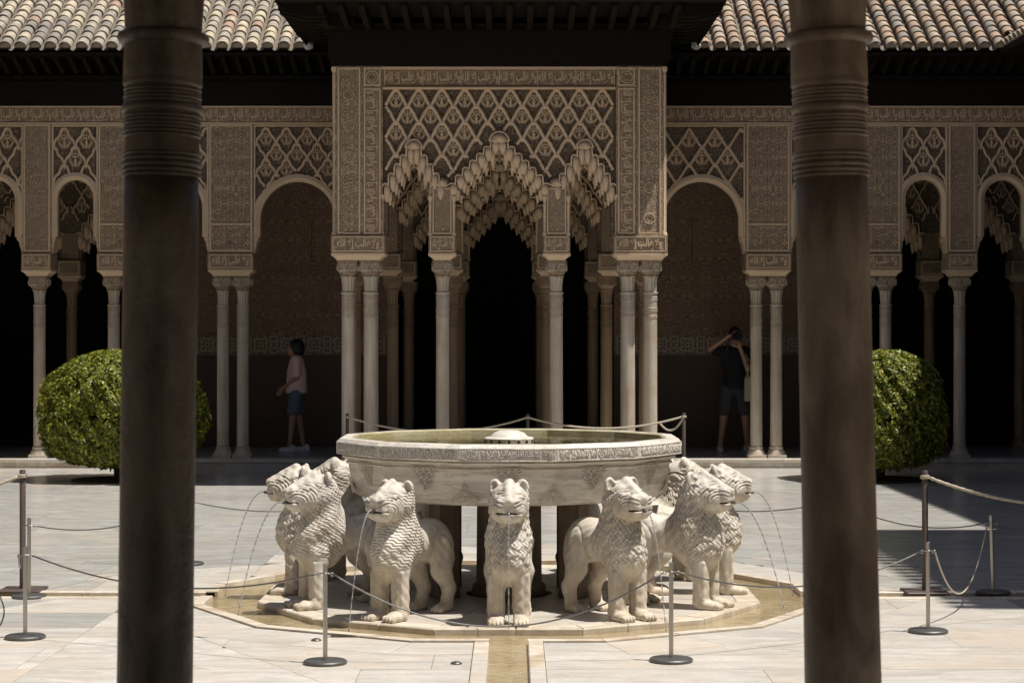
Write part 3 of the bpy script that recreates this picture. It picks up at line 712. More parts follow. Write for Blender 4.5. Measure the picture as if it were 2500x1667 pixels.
def column_meshes(key, H, r, capw, caph):
    base = MB().loft([squircle(.135, 8, 0), squircle(.135, 8, .045), squircle(.125, 2.2, .05), squircle(.118, 2, .085), squircle(.092, 2, .115), squircle(.098, 2, .125), squircle(.098, 2, .145), squircle(.086, 2, .155)])
    neck = MB()
    rings = []
    for z, f in ((0, .82), (.02, .86), (.10, .90), (.16, .97), (.185, 1.02)):
        rings.append([(r*f*(1+.06*math.cos(12*2*PI*j/48))*math.cos(2*PI*j/48), r*f*(1+.06*math.cos(12*2*PI*j/48))*math.sin(2*PI*j/48), z) for j in range(48)])
    neck.loft(rings)
    cap = MB().loft([squircle(r*1.0, 2, 0), squircle(r*1.22, 2.1, .006), squircle(r*1.25, 2.2, .018), squircle(capw*.70, 2.6, .03), squircle(capw*.86, 3.5, caph*.28), squircle(capw*.95, 6, caph*.42), squircle(capw*.97, 9, caph*.5), squircle(capw*.98, 9, caph*.9), squircle(capw*1.04, 10, caph*.93), squircle(capw*1.04, 10, caph)])
    vol = MB()
    for sx in (-1, 1):
        for T in (Matrix.Identity(4), Matrix.Rotation(PI/2, 4, 'Z'), Matrix.Rotation(PI, 4, 'Z'), Matrix.Rotation(-PI/2, 4, 'Z')):
            cx = sx*capw*.5
            for rr in (.34, .17):
                pts = [T @ Vector((cx+capw*rr*math.cos(2*PI*t/12), -capw*.985, caph*.62+capw*rr*math.sin(2*PI*t/12))) for t in range(12)]
                vol.tube(pts, .0065, 5, True)
    COLM[key] = (base.mesh('column_base', 'shaft', auto=30), MB().lathe(shaft_profile(H, r), 28).mesh('shaft', 'shaft', auto=35),
                 neck.mesh('fluted_neck', 'shaft', auto=50), cap.mesh('capital', 'capital', auto=40), vol.mesh('capital_scroll', 'shaft', True), H, caph)
column_meshes('p', 2.19, .080, .128, .20); column_meshes('g', 2.08, .079, .128, .20)
def column(parent, x, y, key='g', z=FL, name='column'):
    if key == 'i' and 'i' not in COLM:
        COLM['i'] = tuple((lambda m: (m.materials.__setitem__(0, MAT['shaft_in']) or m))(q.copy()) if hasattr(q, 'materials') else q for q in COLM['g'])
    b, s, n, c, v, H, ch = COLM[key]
    o = put(name, s, parent, (x, y, z), (0, 0, random.random()*.3)); o['kind'] = 'part' if False else ''
    del o['kind']
    o.rotation_euler = (random.uniform(-.002, .002), random.uniform(-.002, .002), 0)
    put('column_base', b, o); put('fluted_neck', n, o, (0, 0, H)); c_ = put('capital', c, o, (0, 0, H+.185)); put('capital_scroll', v, o, (0, 0, H+.185))
    return o
def arch_wall(mb, x0, x1, zb, zt, zfun, y0, y1, n=40, extra=()):
    """wall from x0..x1, zb..zt, opened below zfun(x) where that lies above zb"""
    xs = sorted(set([x0+(x1-x0)*i/n for i in range(n+1)]+[e for e in extra if x0 < e < x1])); V = []; cols = []
    for a, b in zip(xs[:-1], xs[1:]):
        za = zfun(a+1e-5); zb_ = zfun(b-1e-5); za = zb if za is None else za; zb_ = zb if zb_ is None else zb_
        T = [(a, za), (b, zb_), (b, zt), (a, zt)]
        for y, fl in ((y0, 0), (y1, 1)):
            f = [(x, y, z) for x, z in T]; mb.add(f, [(0, 1, 2, 3) if not fl else (3, 2, 1, 0)])
        mb.add([(a, y0, za), (a, y1, za), (b, y1, zb_), (b, y0, zb_)], [(0, 1, 2, 3)]); cols.append((a, b, za, zb_))
    for (a, b, za, zb_), (c, d, zc, zd) in zip(cols[:-1], cols[1:]):
        if abs(zb_-zc) > 1e-4: mb.add([(b, y0, zb_), (b, y1, zb_), (b, y1, zc), (b, y0, zc)], [(0, 1, 2, 3)])
    a, b, za, zb_ = cols[0]; mb.add([(x0, y0, za), (x0, y0, zt), (x0, y1, zt), (x0, y1, za)], [(0, 1, 2, 3)])
    a, b, za, zb_ = cols[-1]; mb.add([(x1, y0, zb_), (x1, y1, zb_), (x1, y1, zt), (x1, y0, zt)], [(0, 1, 2, 3)])
    mb.add([(x0, y0, zt), (x1, y0, zt), (x1, y1, zt), (x0, y1, zt)], [(0, 1, 2, 3)]); return mb
def impost(parent, x, y, w, d, z, lip=.035, blockh=.22, ins=True, steps=.085):
    """moulded shelf over the capitals and the inscribed block it carries"""
    mo = MB(); hw, hd = w/2, d/2
    mo.loft([squircle(hw-.055, 14, z, 16, hd-.045), squircle(hw-.05, 14, z+.012, 16, hd-.04), squircle(hw-.035, 14, z+.03, 16, hd-.03), squircle(hw-.008, 14, z+.052, 16, hd-.004), squircle(hw+.01, 14, z+.06, 16, hd+.01), squircle(hw+.01, 14, z+steps-.001, 16, hd+.01)])
    mo.build('impost_moulding', 'plaster', parent, (x, y, 0), auto=30)
    bl = MB().bevbox(-hw, hw, -hd, hd, z+steps, z+steps+blockh, .006).build('impost_block', 'carved_fine', parent, (x, y, 0))
    zc = z+steps+blockh/2; f = MB(); g = .012
    for a, b, c, e in ((-hw+.02, hw-.02, .5*blockh-.03, .5*blockh-.018), (-hw+.02, hw-.02, -.5*blockh+.018, -.5*blockh+.03)): f.box(a, b, -hd-.006, -hd+.004, zc+c, zc+e)
    for s in (-1, 1): f.box(s*(hw-.026)-.006, s*(hw-.026)+.006, -hd-.007, -hd+.004, zc-.5*blockh+.018, zc+.5*blockh-.018)
    f.build('block_frame', 'plaster', bl)
    if ins: put('inscription', MOT[(round(w*.78, 2), round(blockh*.55, 2))] if (round(w*.78, 2), round(blockh*.55, 2)) in MOT else MOT.setdefault((round(w*.78, 2), round(blockh*.55, 2)), text_mesh('inscription', MOTTO, w*.78, blockh*.62, 'plaster', .012, .03)), bl, (0, -hd-.003, zc))
    return bl
MOT = {}
drop = MB().lathe([(.0, -.085), (.012, -.083), (.022, -.066), (.036, -.035), (.0425, -.005), (.042, .022), (.034, .05), (.022, .068), (.0, .078)], 12).mesh('muqarnas_prism', 'muqarnas', True)
drop2 = MB().lathe([(.0, -.10), (.014, -.097), (.017, -.06), (.034, -.03), (.036, .03), (.02, .055), (0, .06)], 8).mesh('muqarnas_prism', 'muqarnas', True)
def muq_profile(half, zs, za, n):
    """stair of n steps a side from (half, zs) up to the crown (0, za)"""
    pts = []
    for k in range(n+1):
        t = k/n; pts.append((half*(1-t), zs+(za-zs)*(t**.92)))
    return pts
def muqarnas(parent, cx, y, half, zs, za, n=5, thick=.26, layers=3, mat='muqarnas', big=1.0, back=.34, fill=None):
    """stalactite arch: layers of hanging prisms stepping up to a crown, each layer deeper and lower"""
    dz = (za-zs)/n
    for L_ in range(layers):
        off = L_*thick/layers*.62; yy = y+L_*back/layers
        P = muq_profile(half-off*.75, zs-off*.35, za-off, n); body = MB(); last = P[-1]
        for sd in (-1, 1):
            for k in range(n):
                x, z = P[k]; x2, z2 = P[k+1]
                # a little niche behind each prism: half barrel
                xm = (x+x2)/2; w = abs(x-x2)
                poly = [(-w*.30, -dz*1.15), (0, -dz*1.35), (w*.30, -dz*1.15), (w*.52, -dz*.75), (w*.52, dz*.25), (w*.36, dz*.62), (0, dz*.80), (-w*.36, dz*.62), (-w*.52, dz*.25), (-w*.52, -dz*.75)]
                body.prism_y([(cx+sd*xm+px, z+dz*.3+pz) for px, pz in poly], yy+.025, yy+back/layers+.03)
                o = put('muqarnas_prism', drop if L_ % 2 == 0 else drop2, parent, (cx+sd*xm, yy+.005, z+dz*.1), (0, 0, 0), (w/.088*big, w/.088*.9, dz/.115*big))
                put('muqarnas_prism', drop2, parent, (cx+sd*(xm-w*.5), yy+.045, z-dz*.35), (0, 0, 0), (w/.088*big*.9, w/.088*.8, dz/.115*big*1.05))
        w = P[n-1][0]
        cr = [(w*.95*math.cos(PI*t/10), za-off-dz*.25+w*.8*math.sin(PI*t/10)) for t in range(11)]
        body.prism_y([(cx+a, b) for a, b in cr], yy+.03, yy+back/layers+.03)
        body.build('muqarnas_niches', mat, parent)
        if L_ == 0:
            sh = MB(); rr = w*1.25
            for k in range(-4, 5):
                a = k*PI/9.5
                sh.tube([(cx, yy+.0, za-.02), (cx+rr*.6*math.sin(a), yy-.035, za-.02+rr*.6*math.cos(a)), (cx+rr*math.sin(a), yy, za-.02+rr*math.cos(a))], rr*.16, 6)
            sh.build('crown_shell', 'muqarnas', parent, smooth=True)
            rim = []
            for sd in (-1, 1):
                seg = []
                for k in range(n):
                    x, z = P[k]; x2, z2 = P[k+1]; xm = (x+x2)/2; w_ = abs(x-x2)
                    for t in range(6):
                        a = PI*(1-t/5)*.75+PI*.12; seg.append((cx+sd*(xm-w_*.5*math.cos(a)+w_*.25), yy-.005, z+dz*.62+dz*.42*math.sin(a)))
                rim.append(seg)
            top = [(cx+rr*1.12*math.sin(-PI/2+PI*t/10), yy-.005, za+rr*1.12*math.cos(-PI/2+PI*t/10)-.01) for t in range(11)]
            m = MB(); m.tube(rim[0], .011, 5); m.tube(rim[1], .011, 5); m.tube(top, .013, 6); m.build('lobed_rim', 'plaster', parent, smooth=True)
def stair(cx, half, zs, za, n, drop_=0.0):
    def f(x):
        d = abs(x-cx)
        if d >= half: return None
        t = 1-d/half; return zs+(za-zs)*(math.floor(t*n+.0)/n)**.92-drop_
    return f
def lattice(parent, x0, x1, z0_, z1, pw, ph, y, keep, kind='lobed', r=.012, name='diamond_lattice', ymat='plaster', leafs=True, leafm=None):
    """interlaced net: rows of pointed arches, each row half a pitch aside of the next, plus a leaf in every cell"""
    mb = MB(); row = 0; z = z1-ph*.1; cells = []
    def arc(t):     # t 0..1 over one pitch, height 0..1
        u = abs(t-.5)*2
        if kind == 'lobed': return (1-u**1.5)*.97+.05*abs(math.sin(u*PI*3))
        if kind == 'round': return .60+.40*math.sqrt(max(1-(u/.42)**2, 0)) if u < .42 else .60*math.sqrt(max(1-((u-.42)/.58)**2, 0))
        return 1-u
    while z > z0_-ph*1.1:
        xs = (x0+x1)/2-(math.ceil((x1-x0)/pw/2)+1)*pw+(pw/2 if row % 2 else 0)
        k = 0; seg = []; N = int(((x1-x0)/pw+4)*20)
        for i in range(N+1):
            x = xs+pw*i/20; t = (i % 20)/20; zz = z-ph+ph*1.18*arc(t)-(ph*.10)
            ok = x0-.001 <= x <= x1+.001 and z0_ <= zz <= z1 and keep(x, zz)
            if ok: seg.append((x, y, zz))
            if (not ok or i == N) and seg:
                if len(seg) > 2: mb.tube(seg, r, 6, rfun=lambda q: r*(1+.18*math.sin(q*2.6)))
                seg = []
        for i in range(int((x1-x0)/pw)+4):
            cells.append((xs+pw*(i+.5), z-ph*.52))
        z -= ph; row += 1
    lat = mb.build(name, ymat, parent, smooth=True)
    if leafs and leafm:
        for cx_, cz_ in cells:
            hw, hh = pw*.40, ph*.55
            if cx_-hw*.6 > x0 and cx_+hw*.6 < x1 and cz_+hh < z1+.02 and cz_-hh > z0_ and all(keep(cx_+a*hw, cz_+b*hh) for a, b in ((0, -1), (-1, 0), (1, 0), (0, 0), (-.6, -.8), (.6, -.8))):
                put('leaf_ornament', leafm, lat, (cx_, y+.012, cz_), (0, 0, 0), (pw/.275, 1, ph/.2))
    return lat
# ornament standing in a lattice cell: mirrored leaves round a stem with a small cross
lf = MB()
for s in (-1, 1):
    lf.tube([(s*.012, 0, -.09), (s*.05, 0, -.05), (s*.072, 0, .0), (s*.045, 0, .04), (s*.03, 0, .01), (s*.05, 0, -.01)], .0065, 5)
    lf.tube([(s*.01, 0, .0), (s*.04, 0, .05), (s*.022, 0, .09), (0, 0, .11)], .006, 5)
    lf.tube([(s*.03, 0, -.10), (s*.085, 0, -.02), (s*.095, 0, .03)], .005, 5)
lf.tube([(0, -.002, -.10), (0, -.002, .10)], .0065, 5); lf.tube([(-.03, -.003, .045), (.03, -.003, .045)], .0065, 5); lf.tube([(-.022, -.003, .01), (.022, -.003, .01)], .006, 5)
for c_, d_ in ((0, -.06), (0, -.03)): lf.tube([(c_+.018*math.cos(2*PI*t/8), -.002, d_+.014*math.sin(2*PI*t/8)) for t in range(8)], .005, 4, True)
LEAF = lf.mesh('leaf_ornament', 'plaster', True)
def frame(parent, x0, x1, z0_, z1, y, w=.02, d=.012, name='panel_border', mat='plaster'):
    m = MB(); m.box(x0, x1, y-d, y+.004, z1-w, z1); m.box(x0, x1, y-d, y+.004, z0_, z0_+w)
    m.box(x0, x0+w, y-d-.001, y+.004, z0_+w, z1-w); m.box(x1-w, x1, y-d-.001, y+.004, z0_+w, z1-w); return m.build(name, mat, parent)
def colonnette(parent, x, y, z0_, z1, r=.02):
    h = z1-z0_
    return MB().lathe([(r*1.5, 0), (r*1.5, .03), (r, .045), (r, h-.12), (r*1.25, h-.11), (r, h-.10), (r*.95, h-.07), (r*1.6, h-.04), (r*1.7, h)], 12).build('colonnette', 'plaster', parent, (x, y, z0_), auto=40)

# ------------------------------------------------------------------ central pavilion
pav = thing('pavilion', 'square carved plaster pavilion with stalactite arches, projecting behind the fountain', 'pavilion', (AXP, PY, 0))
# everything below is local to the pavilion axis
PF = -.17                               # front face (local y)
MB().bevbox(-2.35, 2.35, -.45, 2.4, 0, FL, .008).build('marble_floor', 'floor', pav)
MOTF = text_mesh('inscription', MOTTO, .45, .16, 'plaster', .02, .035)
def facade(parent, y, back, k=1.0, main=True, wallm='openwork'):
    """the three-arched front wall; k < 1 for the plainer inner screen"""
    H0 = 3.0
    wall = MB(); cs = [stair(0, .545, 3.50, 4.05, 5, -.0), stair(-1.045, .325, 3.42, 3.98, 4, -.0), stair(1.045, .325, 3.42, 3.98, 4, -.0)]
    def zf(x):
        for c in cs:
            v = c(x)
            if v is not None: return v
        return None
    ex = []
    for c, h, n in ((0, .545, 5), (-1.045, .325, 4), (1.045, .325, 4)): ex += [c+s*h*(1-i/n) for i in range(n+1) for s in (-1, 1)]
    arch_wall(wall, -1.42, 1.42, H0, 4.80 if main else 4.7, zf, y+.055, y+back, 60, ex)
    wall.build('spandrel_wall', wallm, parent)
    return zf
facade(pav, PF, .34)
def above(x, z):                        # lattice stops at the rim of the stalactite arches
    d = abs(x)
    if d < .66 and z < 4.30-(d/.66)*.62: return False
    e = abs(abs(x)-1.045)
    if e < .43 and z < 4.18-(e/.42)*.56: return False
    return z > 3.72
lattice(pav, -1.40, 1.40, 3.6, 4.79, .281, .198, PF+.03, above, 'lobed', .0215, leafm=LEAF)
muqarnas(pav, 0, PF-.01, .60, 3.55, 4.16, 7, .20, 2, back=.26, big=1.15)
for s in (-1, 1): muqarnas(pav, s*1.045, PF-.01, .365, 3.52, 4.08, 5, .17, 2, back=.26, big=1.1)
# top inscription band
MB().box(-1.42, 1.42, PF+.01, PF+.33, 4.80, 5.06).build('inscription_band', 'script_ground', pav)
mm = MB(); mm.box(-1.42, 1.42, PF-.02, PF+.02, 4.785, 4.815); mm.box(-1.42, 1.42, PF-.035, PF+.02, 4.80, 4.808); mm.box(-1.44, 1.44, PF-.012, PF+.02, 5.03, 5.06); mm.build('band_moulding', 'plaster', pav)
fl = MB()
for o_ in (0, .013):
    fl.tube([(-.19+o_, 0, .045), (-.20+o_, 0, -.03), (-.17+o_, 0, -.072+o_), (-.05, 0, -.076+o_), (.06, 0, -.074+o_), (.10, 0, -.05+o_)], .0038, 4)
    fl.tube([(.10+o_, 0, -.07), (.15+o_, 0, -.03), (.19-o_, 0, .02), (.15+o_, 0, .06), (.19, 0, .078-o_)], .0038, 4)
fl.tube([(.215+.016*math.cos(2*PI*t/10), 0, -.045+.02*math.sin(2*PI*t/10)) for t in range(10)], .0038, 4, True)
FLO = fl.mesh('carved_flourish', 'plaster', True)
for i in range(6): put('carved_flourish', FLO, pav, (-1.17+.468*i, PF+.008, 4.925))
for i in range(6): put('inscription', MOTF, pav, (-1.17+.468*i, PF+.006, 4.925))
for i in range(7): MB().box(-.006, .006, -.004, .01, -.095, .095).build('band_divider', 'plaster', pav, (-1.404+.468*i, PF+.008, 4.925))
MOTV = text_mesh('inscription', MOTTO, .43, .15, 'plaster', .02, .035)
star = MB()
star.tube([(.062*math.cos(2*PI*t/20), 0, .062*math.sin(2*PI*t/20)) for t in range(20)], .0055, 5, True); star.tube([(.045*math.cos(2*PI*t/16)*(1 if t % 2 else .62), 0, .045*math.sin(2*PI*t/16)*(1 if t % 2 else .62)) for t in range(16)], .004, 4, True)
STAR = star.mesh('medallion', 'plaster', True)
for s in (-1, 1):
    # corner pier: arabesque panel with medallions outside, upright inscription inside
    MB().box(-.305, .305, PF, PF+.36, 3.0, 5.07).build('corner_pier', 'carved', pav, (s*1.73, 0, 0))
    MB().box(-.001, .001, 0, .001, 0, .001)
    xo0, xo1 = sorted((s*1.70, s*1.975)); xi0, xi1 = sorted((s*1.45, s*1.655))
    frame(pav, xo0, xo1, 3.02, 5.05, PF, .018); frame(pav, xi0, xi1, 3.02, 4.80, PF, .018); frame(pav, xi0, xi1, 4.83, 5.05, PF, .018)
    put('medallion', STAR, pav, (s*1.553, PF-.006, 4.94), (0, 0, 0), (1.2, 1, 1.2))
    for i in range(5): put('medallion', STAR, pav, (s*1.838, PF-.006, 4.72-i*.378))
    MB().box(xi0, xi1, PF-.003, PF+.002, 3.03, 4.79).build('inscription_band', 'script_ground', pav)
    for i in range(4): put('carved_flourish', FLO, pav, (s*1.553, PF-.004, 4.58-i*.44), (0, s*PI/2, 0), (.95, 1, .85))
    for i in range(4): put('inscription', MOTV, pav, (s*1.553, PF-.004, 4.58-i*.44), (0, s*PI/2, 0))
    colonnette(pav, s*2.02, PF+.02, 3.0, 5.06, .022); colonnette(pav, s*1.435, PF+.03, 3.0, 3.50, .02)
    impost(pav, s*1.725, 0.02, .66, .46, 2.70)
    # side walls of the pavilion back to the gallery
    sw = MB(); sw.box(s*1.9-.13, s*1.9+.13, PF+.36, 2.45, 3.55, 5.07); sw.build('side_wall', 'carved', pav)
    for yy in (.0, .30):
        for xx in (1.59, 1.86): column(pav, s*xx, yy, 'p')
    for yy in (1.28,):
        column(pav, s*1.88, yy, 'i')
    sw = MB(); sw.box(s*1.88-.15, s*1.88+.15, 1.10, 1.46, 2.70, 3.6); sw.build('side_pier', 'carved', pav)
    # middle piers
    column(pav, s*.70, 0, 'p'); impost(pav, s*.70, .02, .33, .42, 2.70)
    MB().box(-.13, .13, PF, PF+.34, 3.0, 3.60).build('middle_pier', 'carved_fine', pav, (s*.70, 0, 0))
    frame(pav, s*.70-.115, s*.70+.115, 3.02, 3.58, PF, .014)
    for d in (-.145, .145): colonnette(pav, s*.70+d, PF-.005, 3.0, 3.48, .017)
    cd = MB()
    for k in range(-3, 4): cd.tube([(s*.70, PF+.0, 3.60), (s*.70+.05*math.sin(k*.42), PF-.03, 3.60+.055*math.cos(k*.42)), (s*.70+.085*math.sin(k*.42), PF+.0, 3.60+.10*math.cos(k*.42))], .016, 6)
    cd.build('pier_shell', 'muqarnas', pav, smooth=True)
MB().box(-2.05, 2.05, PF+.3, 2.5, 4.95, 5.07).build('ceiling', 'wood', pav)
# dark cedar cornice, brackets and projecting eave
ZC = 5.6
MB().box(-2.06, 2.06, PF-.03, 2.4, 5.07, 5.16).build('cornice_board', 'wood', pav)
MB().box(-2.09, 2.09, PF-.06, 2.4, 5.16, 5.46).build('cornice_board', 'wood', pav)
MB().box(-2.13, 2.13, PF-.10, 2.4, 5.46, 5.50).build('cornice_board', 'wood2', pav)
MB().box(-2.11, 2.11, PF-.08, 2.4, 5.50, 5.58).build('cornice_board', 'wood', pav)
MB().box(-2.55, 2.60, -1.53, 2.0, 5.655, 5.72).build('eave_soffit', 'wood', pav)
MB().box(-2.57, 2.62, -1.56, -1.53, 5.62, 5.75).build('eave_board', 'wood2', pav)
for s, xx in ((-1, -2.55), (1, 2.60)): MB().box(xx, xx+s*.03, -1.53, 2.0, 5.62, 5.75).build('eave_board', 'wood2', pav)
br = MB().prism_y([(-.62, .07), (-.62, .0), (-.55, -.03), (-.1, -.07), (.1, -.09), (.62, -.09), (.62, .07)], -.035, .035).mesh('eave_bracket', 'wood2')
for i in range(18): put('eave_bracket', br, pav, (-2.08+.245*i, -.82, 5.59), (0, 0, PI/2))
for s, xx in ((-1, -2.32), (1, 2.36)):
    for i in range(8): put('eave_bracket', br, pav, (xx, -1.2+.27*i, 5.59), (0, 0, 0 if s < 0 else PI), (.42, 1, 1))
    for ang in (35, 55): put('eave_bracket', br, pav, (s*2.2+.02, -.6, 5.59), (0, 0, math.radians(ang if s < 0 else 180-ang)), (.8, 1, 1))
hip = MB(); hip.add([(-2.57, -1.56, 5.75), (2.62, -1.56, 5.75), (2.62, 3.4, 5.75), (-2.57, 3.4, 5.75), (0, 1.0, 7.3), (0, 3.4, 7.3)], [(0, 1, 4), (1, 2, 5, 4), (3, 0, 4, 5), (2, 3, 5), (3, 2, 1, 0)])
hip.build('roof', 'pan', pav)

# ------------------------------------------------------------------ gallery behind, left and right of the pavilion
def gallery(side, label):
    """side -1 left, 1 right; x below is the distance from the axis"""
    g = thing('arcade_gallery', label, 'arcade', (AX, GY, 0)); F = -.15; S = side
    X = lambda a, b: tuple(sorted((S*a, S*b)))
    end = 9.0
    # floor with its front step stones
    x0, x1 = X(2.2 if True else 0, end)
    t = x0
    while t < x1-.01:
        w = min(random.uniform(.6, 1.1), x1-t)
        MB().bevbox(t+.0015, t+w-.0015, -.30, -.02, -.03, FL-.045, .003).build('step_stone', 'floor_warm' if random.random() < .6 else 'kerb', g)
        MB().bevbox(t+.0015, t+w-.0015, -.33, .10, FL-.044, FL, .004).build('step_stone', 'floor_warm', g); t += w
    MB().box(x0, x1, .10, 2.75, -.03, FL-.002).build('gallery_floor', 'floor', g)
    # piers: (centre, half width, columns)
    piers = [(3.64, .30, (3.50, 3.77)), (5.13, .31, (4.99, 5.26)), (6.27, .19, (6.27,)), (7.40, .19, (7.40,)), (8.6, .3, (8.5, 8.75))]
    arches = [(2.74, .53, 3.34, 2.16), (4.385, .37, 3.52, 3.94), (5.76, .265, 3.64, 5.44), (6.84, .28, 3.62, 6.46), (7.95, .3, 3.6, 7.59)]
    for c, hw, cols in piers:
        w = hw*2+.02
        for cx_ in cols: column(g, S*cx_, 0.0, 'g')
        impost(g, S*c, 0, w, .40, 2.59)
        MB().box(-hw, hw, F, .17, 2.895, 4.66).build('pier', 'carved' if hw > .25 else 'carved_fine', g, (S*c, 0, 0))
        frame(g, S*c-hw+.01, S*c+hw-.01, 2.92, 4.64, F, .022)
        if hw > .25:
            frame(g, S*c-hw+.01, S*c+hw-.01, 3.28, 3.30, F, .01)
    for k, (c, hw, zc, inner) in enumerate(arches):
        xa, xb = (inner, [3.34, 4.82, 6.08, 7.21, 8.3][k]); a0, a1 = X(xa, xb); cc = S*c
        sp = 3.12
        def zf(x, cc=cc, hw=hw, zc=zc):
            d = abs(x-cc)
            if d >= hw: return None
            return zc+math.sqrt(max(hw*hw-d*d, 0))*1.04
        wl = MB(); exs = [cc+s*hw*math.cos(PI/2*i/14) for i in range(15) for s in (-1, 1)]
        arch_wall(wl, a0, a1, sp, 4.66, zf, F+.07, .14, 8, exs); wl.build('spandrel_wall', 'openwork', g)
        # corbels carrying the arch feet
        for sx in (-1, 1):
            e = a0 if sx < 0 else a1; foot = cc+sx*hw; wd = abs(e-foot)
            if k == 0 and abs(e) < 2.3: continue
            cb = MB()
            poly = [(0, sp), (wd, sp), (wd, 2.90), (wd*.75, 2.90), (wd*.62, 2.96), (wd*.45, 3.0), (wd*.4, 3.05), (wd*.1, 3.08)]
            pl = [(foot+sx*px, pz) for px, pz in poly]
            if sx > 0: pl = pl[::-1]
            cb.prism_y(pl if area(pl) > 0 else pl[::-1], F+.04, .14); cb.build('arch_corbel', 'muqarnas', g)
        # rope-like archivolt with scalloped inner edge
        bd = MB(); N = 64; rings = []
        arc = [(cc-hw, sp+(zc-sp)*i/12) for i in range(12)]+[(cc-hw*math.cos(PI*i/40), zc+hw*1.04*math.sin(PI*i/40)) for i in range(41)]+[(cc+hw, zc-(zc-sp)*i/12) for i in range(1, 13)]
        for i, (x, z) in enumerate(arc):
            nx, nz = ((-1, 0) if i < 12 else (1, 0)) if (i < 12 or i > 52) else (-math.cos(PI*(i-12)/40), math.sin(PI*(i-12)/40))
            sc_ = .012*abs(math.sin(i*PI/2.0+.8))
            r0, r1 = -.012-sc_, .075+.008*(i % 2)
            rings.append([(x+nx*r0, F+.14, z+nz*r0), (x+nx*r0, F+.045, z+nz*r0), (x+nx*.03, F+.01, z+nz*.03), (x+nx*r1, F+.03, z+nz*r1), (x+nx*r1, F+.09, z+nz*r1)])
        bd.loft(rings, False, (False, False)); bd.build('archivolt', 'plaster', g, auto=30)
        def keep(x, z, cc=cc, hw=hw, zc=zc):
            d = abs(x-cc); R = hw+.06
            if z < zc: return d > R
            return math.hypot(x-cc, (z-zc)/1.04) > R
        kind, pw, ph = (('plain', .35, .237) if k == 0 and S > 0 else ('round', .28, .21) if k == 0 else ('round', .30 if k > 1 else .27, .25 if k > 1 else .21))
        lattice(g, a0+.015, a1-.015, 3.10, 4.60, pw, ph, F+.045, keep, kind, .019 if kind == 'round' else .020, leafm=LEAF, name='diamond_lattice' if kind == 'plain' else 'lobed_lattice')
        fb = MB(); fb.box(a0+.03, a1-.03, F+.02, F+.055, 4.615, 4.64); fb.box(a0+.005, a0+.028, F+.019, F+.055, 3.14, 4.64); fb.box(a1-.028, a1-.005, F+.019, F+.055, 3.14, 4.64); fb.build('panel_border', 'plaster', g)
    # frieze
    f0, f1 = X(2.05, end); MB().box(f0, f1, F+.01, .17, 4.66, 4.885).build('inscription_frieze', 'script_ground', g)
    mo = MB(); mo.box(f0, f1, F-.015, F+.02, 4.645, 4.665); mo.box(f0, f1, F-.01, F+.02, 4.87, 4.89); mo.build('band_moulding', 'plaster', g)
    t = f0+.21
    while t < f1: put('inscription', MOTG, g, (t, F+.006, 4.768)); put('carved_flourish', FLO, g, (t, F+.008, 4.762), (0, 0, 0), (.88, 1, 1)); t += .418
    # cedar beam, brackets, soffit and eave
    b0, b1 = X(1.95, 9.5)
    MB().box(b0, b1, F-.02, .3, 4.89, 5.18).build('cornice_board', 'wood', g); MB().box(b0, b1, F-.06, .3, 5.18, 5.30).build('cornice_board', 'wood', g)
    MB().box(b0, b1, F+.06, .3, 5.30, 5.50).build('cornice_board', 'wood', g)
    MB().box(b0, b1, F-.085, F-.055, 5.20, 5.215).build('cornice_board', 'wood2', g)
    MB().box(b0, b1, -.68, .3, 5.50, 5.55).build('eave_soffit', 'wood', g)
    MB().box(b0, b1, -.71, -.68, 5.50, 5.575).build('eave_board', 'wood2', g)
    t = b0+.09
    while t < b1: put('eave_bracket', brg, g, (t, -.42, 5.44), (0, 0, PI/2)); t += .185
    # ceiling and back wall of the walk
    MB().box(b0, b1, .17, 2.9, 4.62, 4.70).build('ceiling', 'wood', g)
    return g
brg = MB().prism_y([(-.24, .06), (-.24, .01), (-.18, -.02), (.05, -.07), (.12, -.12), (.24, -.12), (.24, .06)], -.03, .03).mesh('eave_bracket', 'wood')
MOTG = text_mesh('inscription', MOTTO, .405, .18, 'plaster', .02, .035)
gal = {-1: gallery(-1, 'carved plaster arcade with lobed lattice on the left of the pavilion'), 1: gallery(1, 'carved plaster arcade with large diamond lattice on the right of the pavilion')}

MOTH = text_mesh('inscription', MOTTO, .42, .13, 'carved_in', .012, .02)
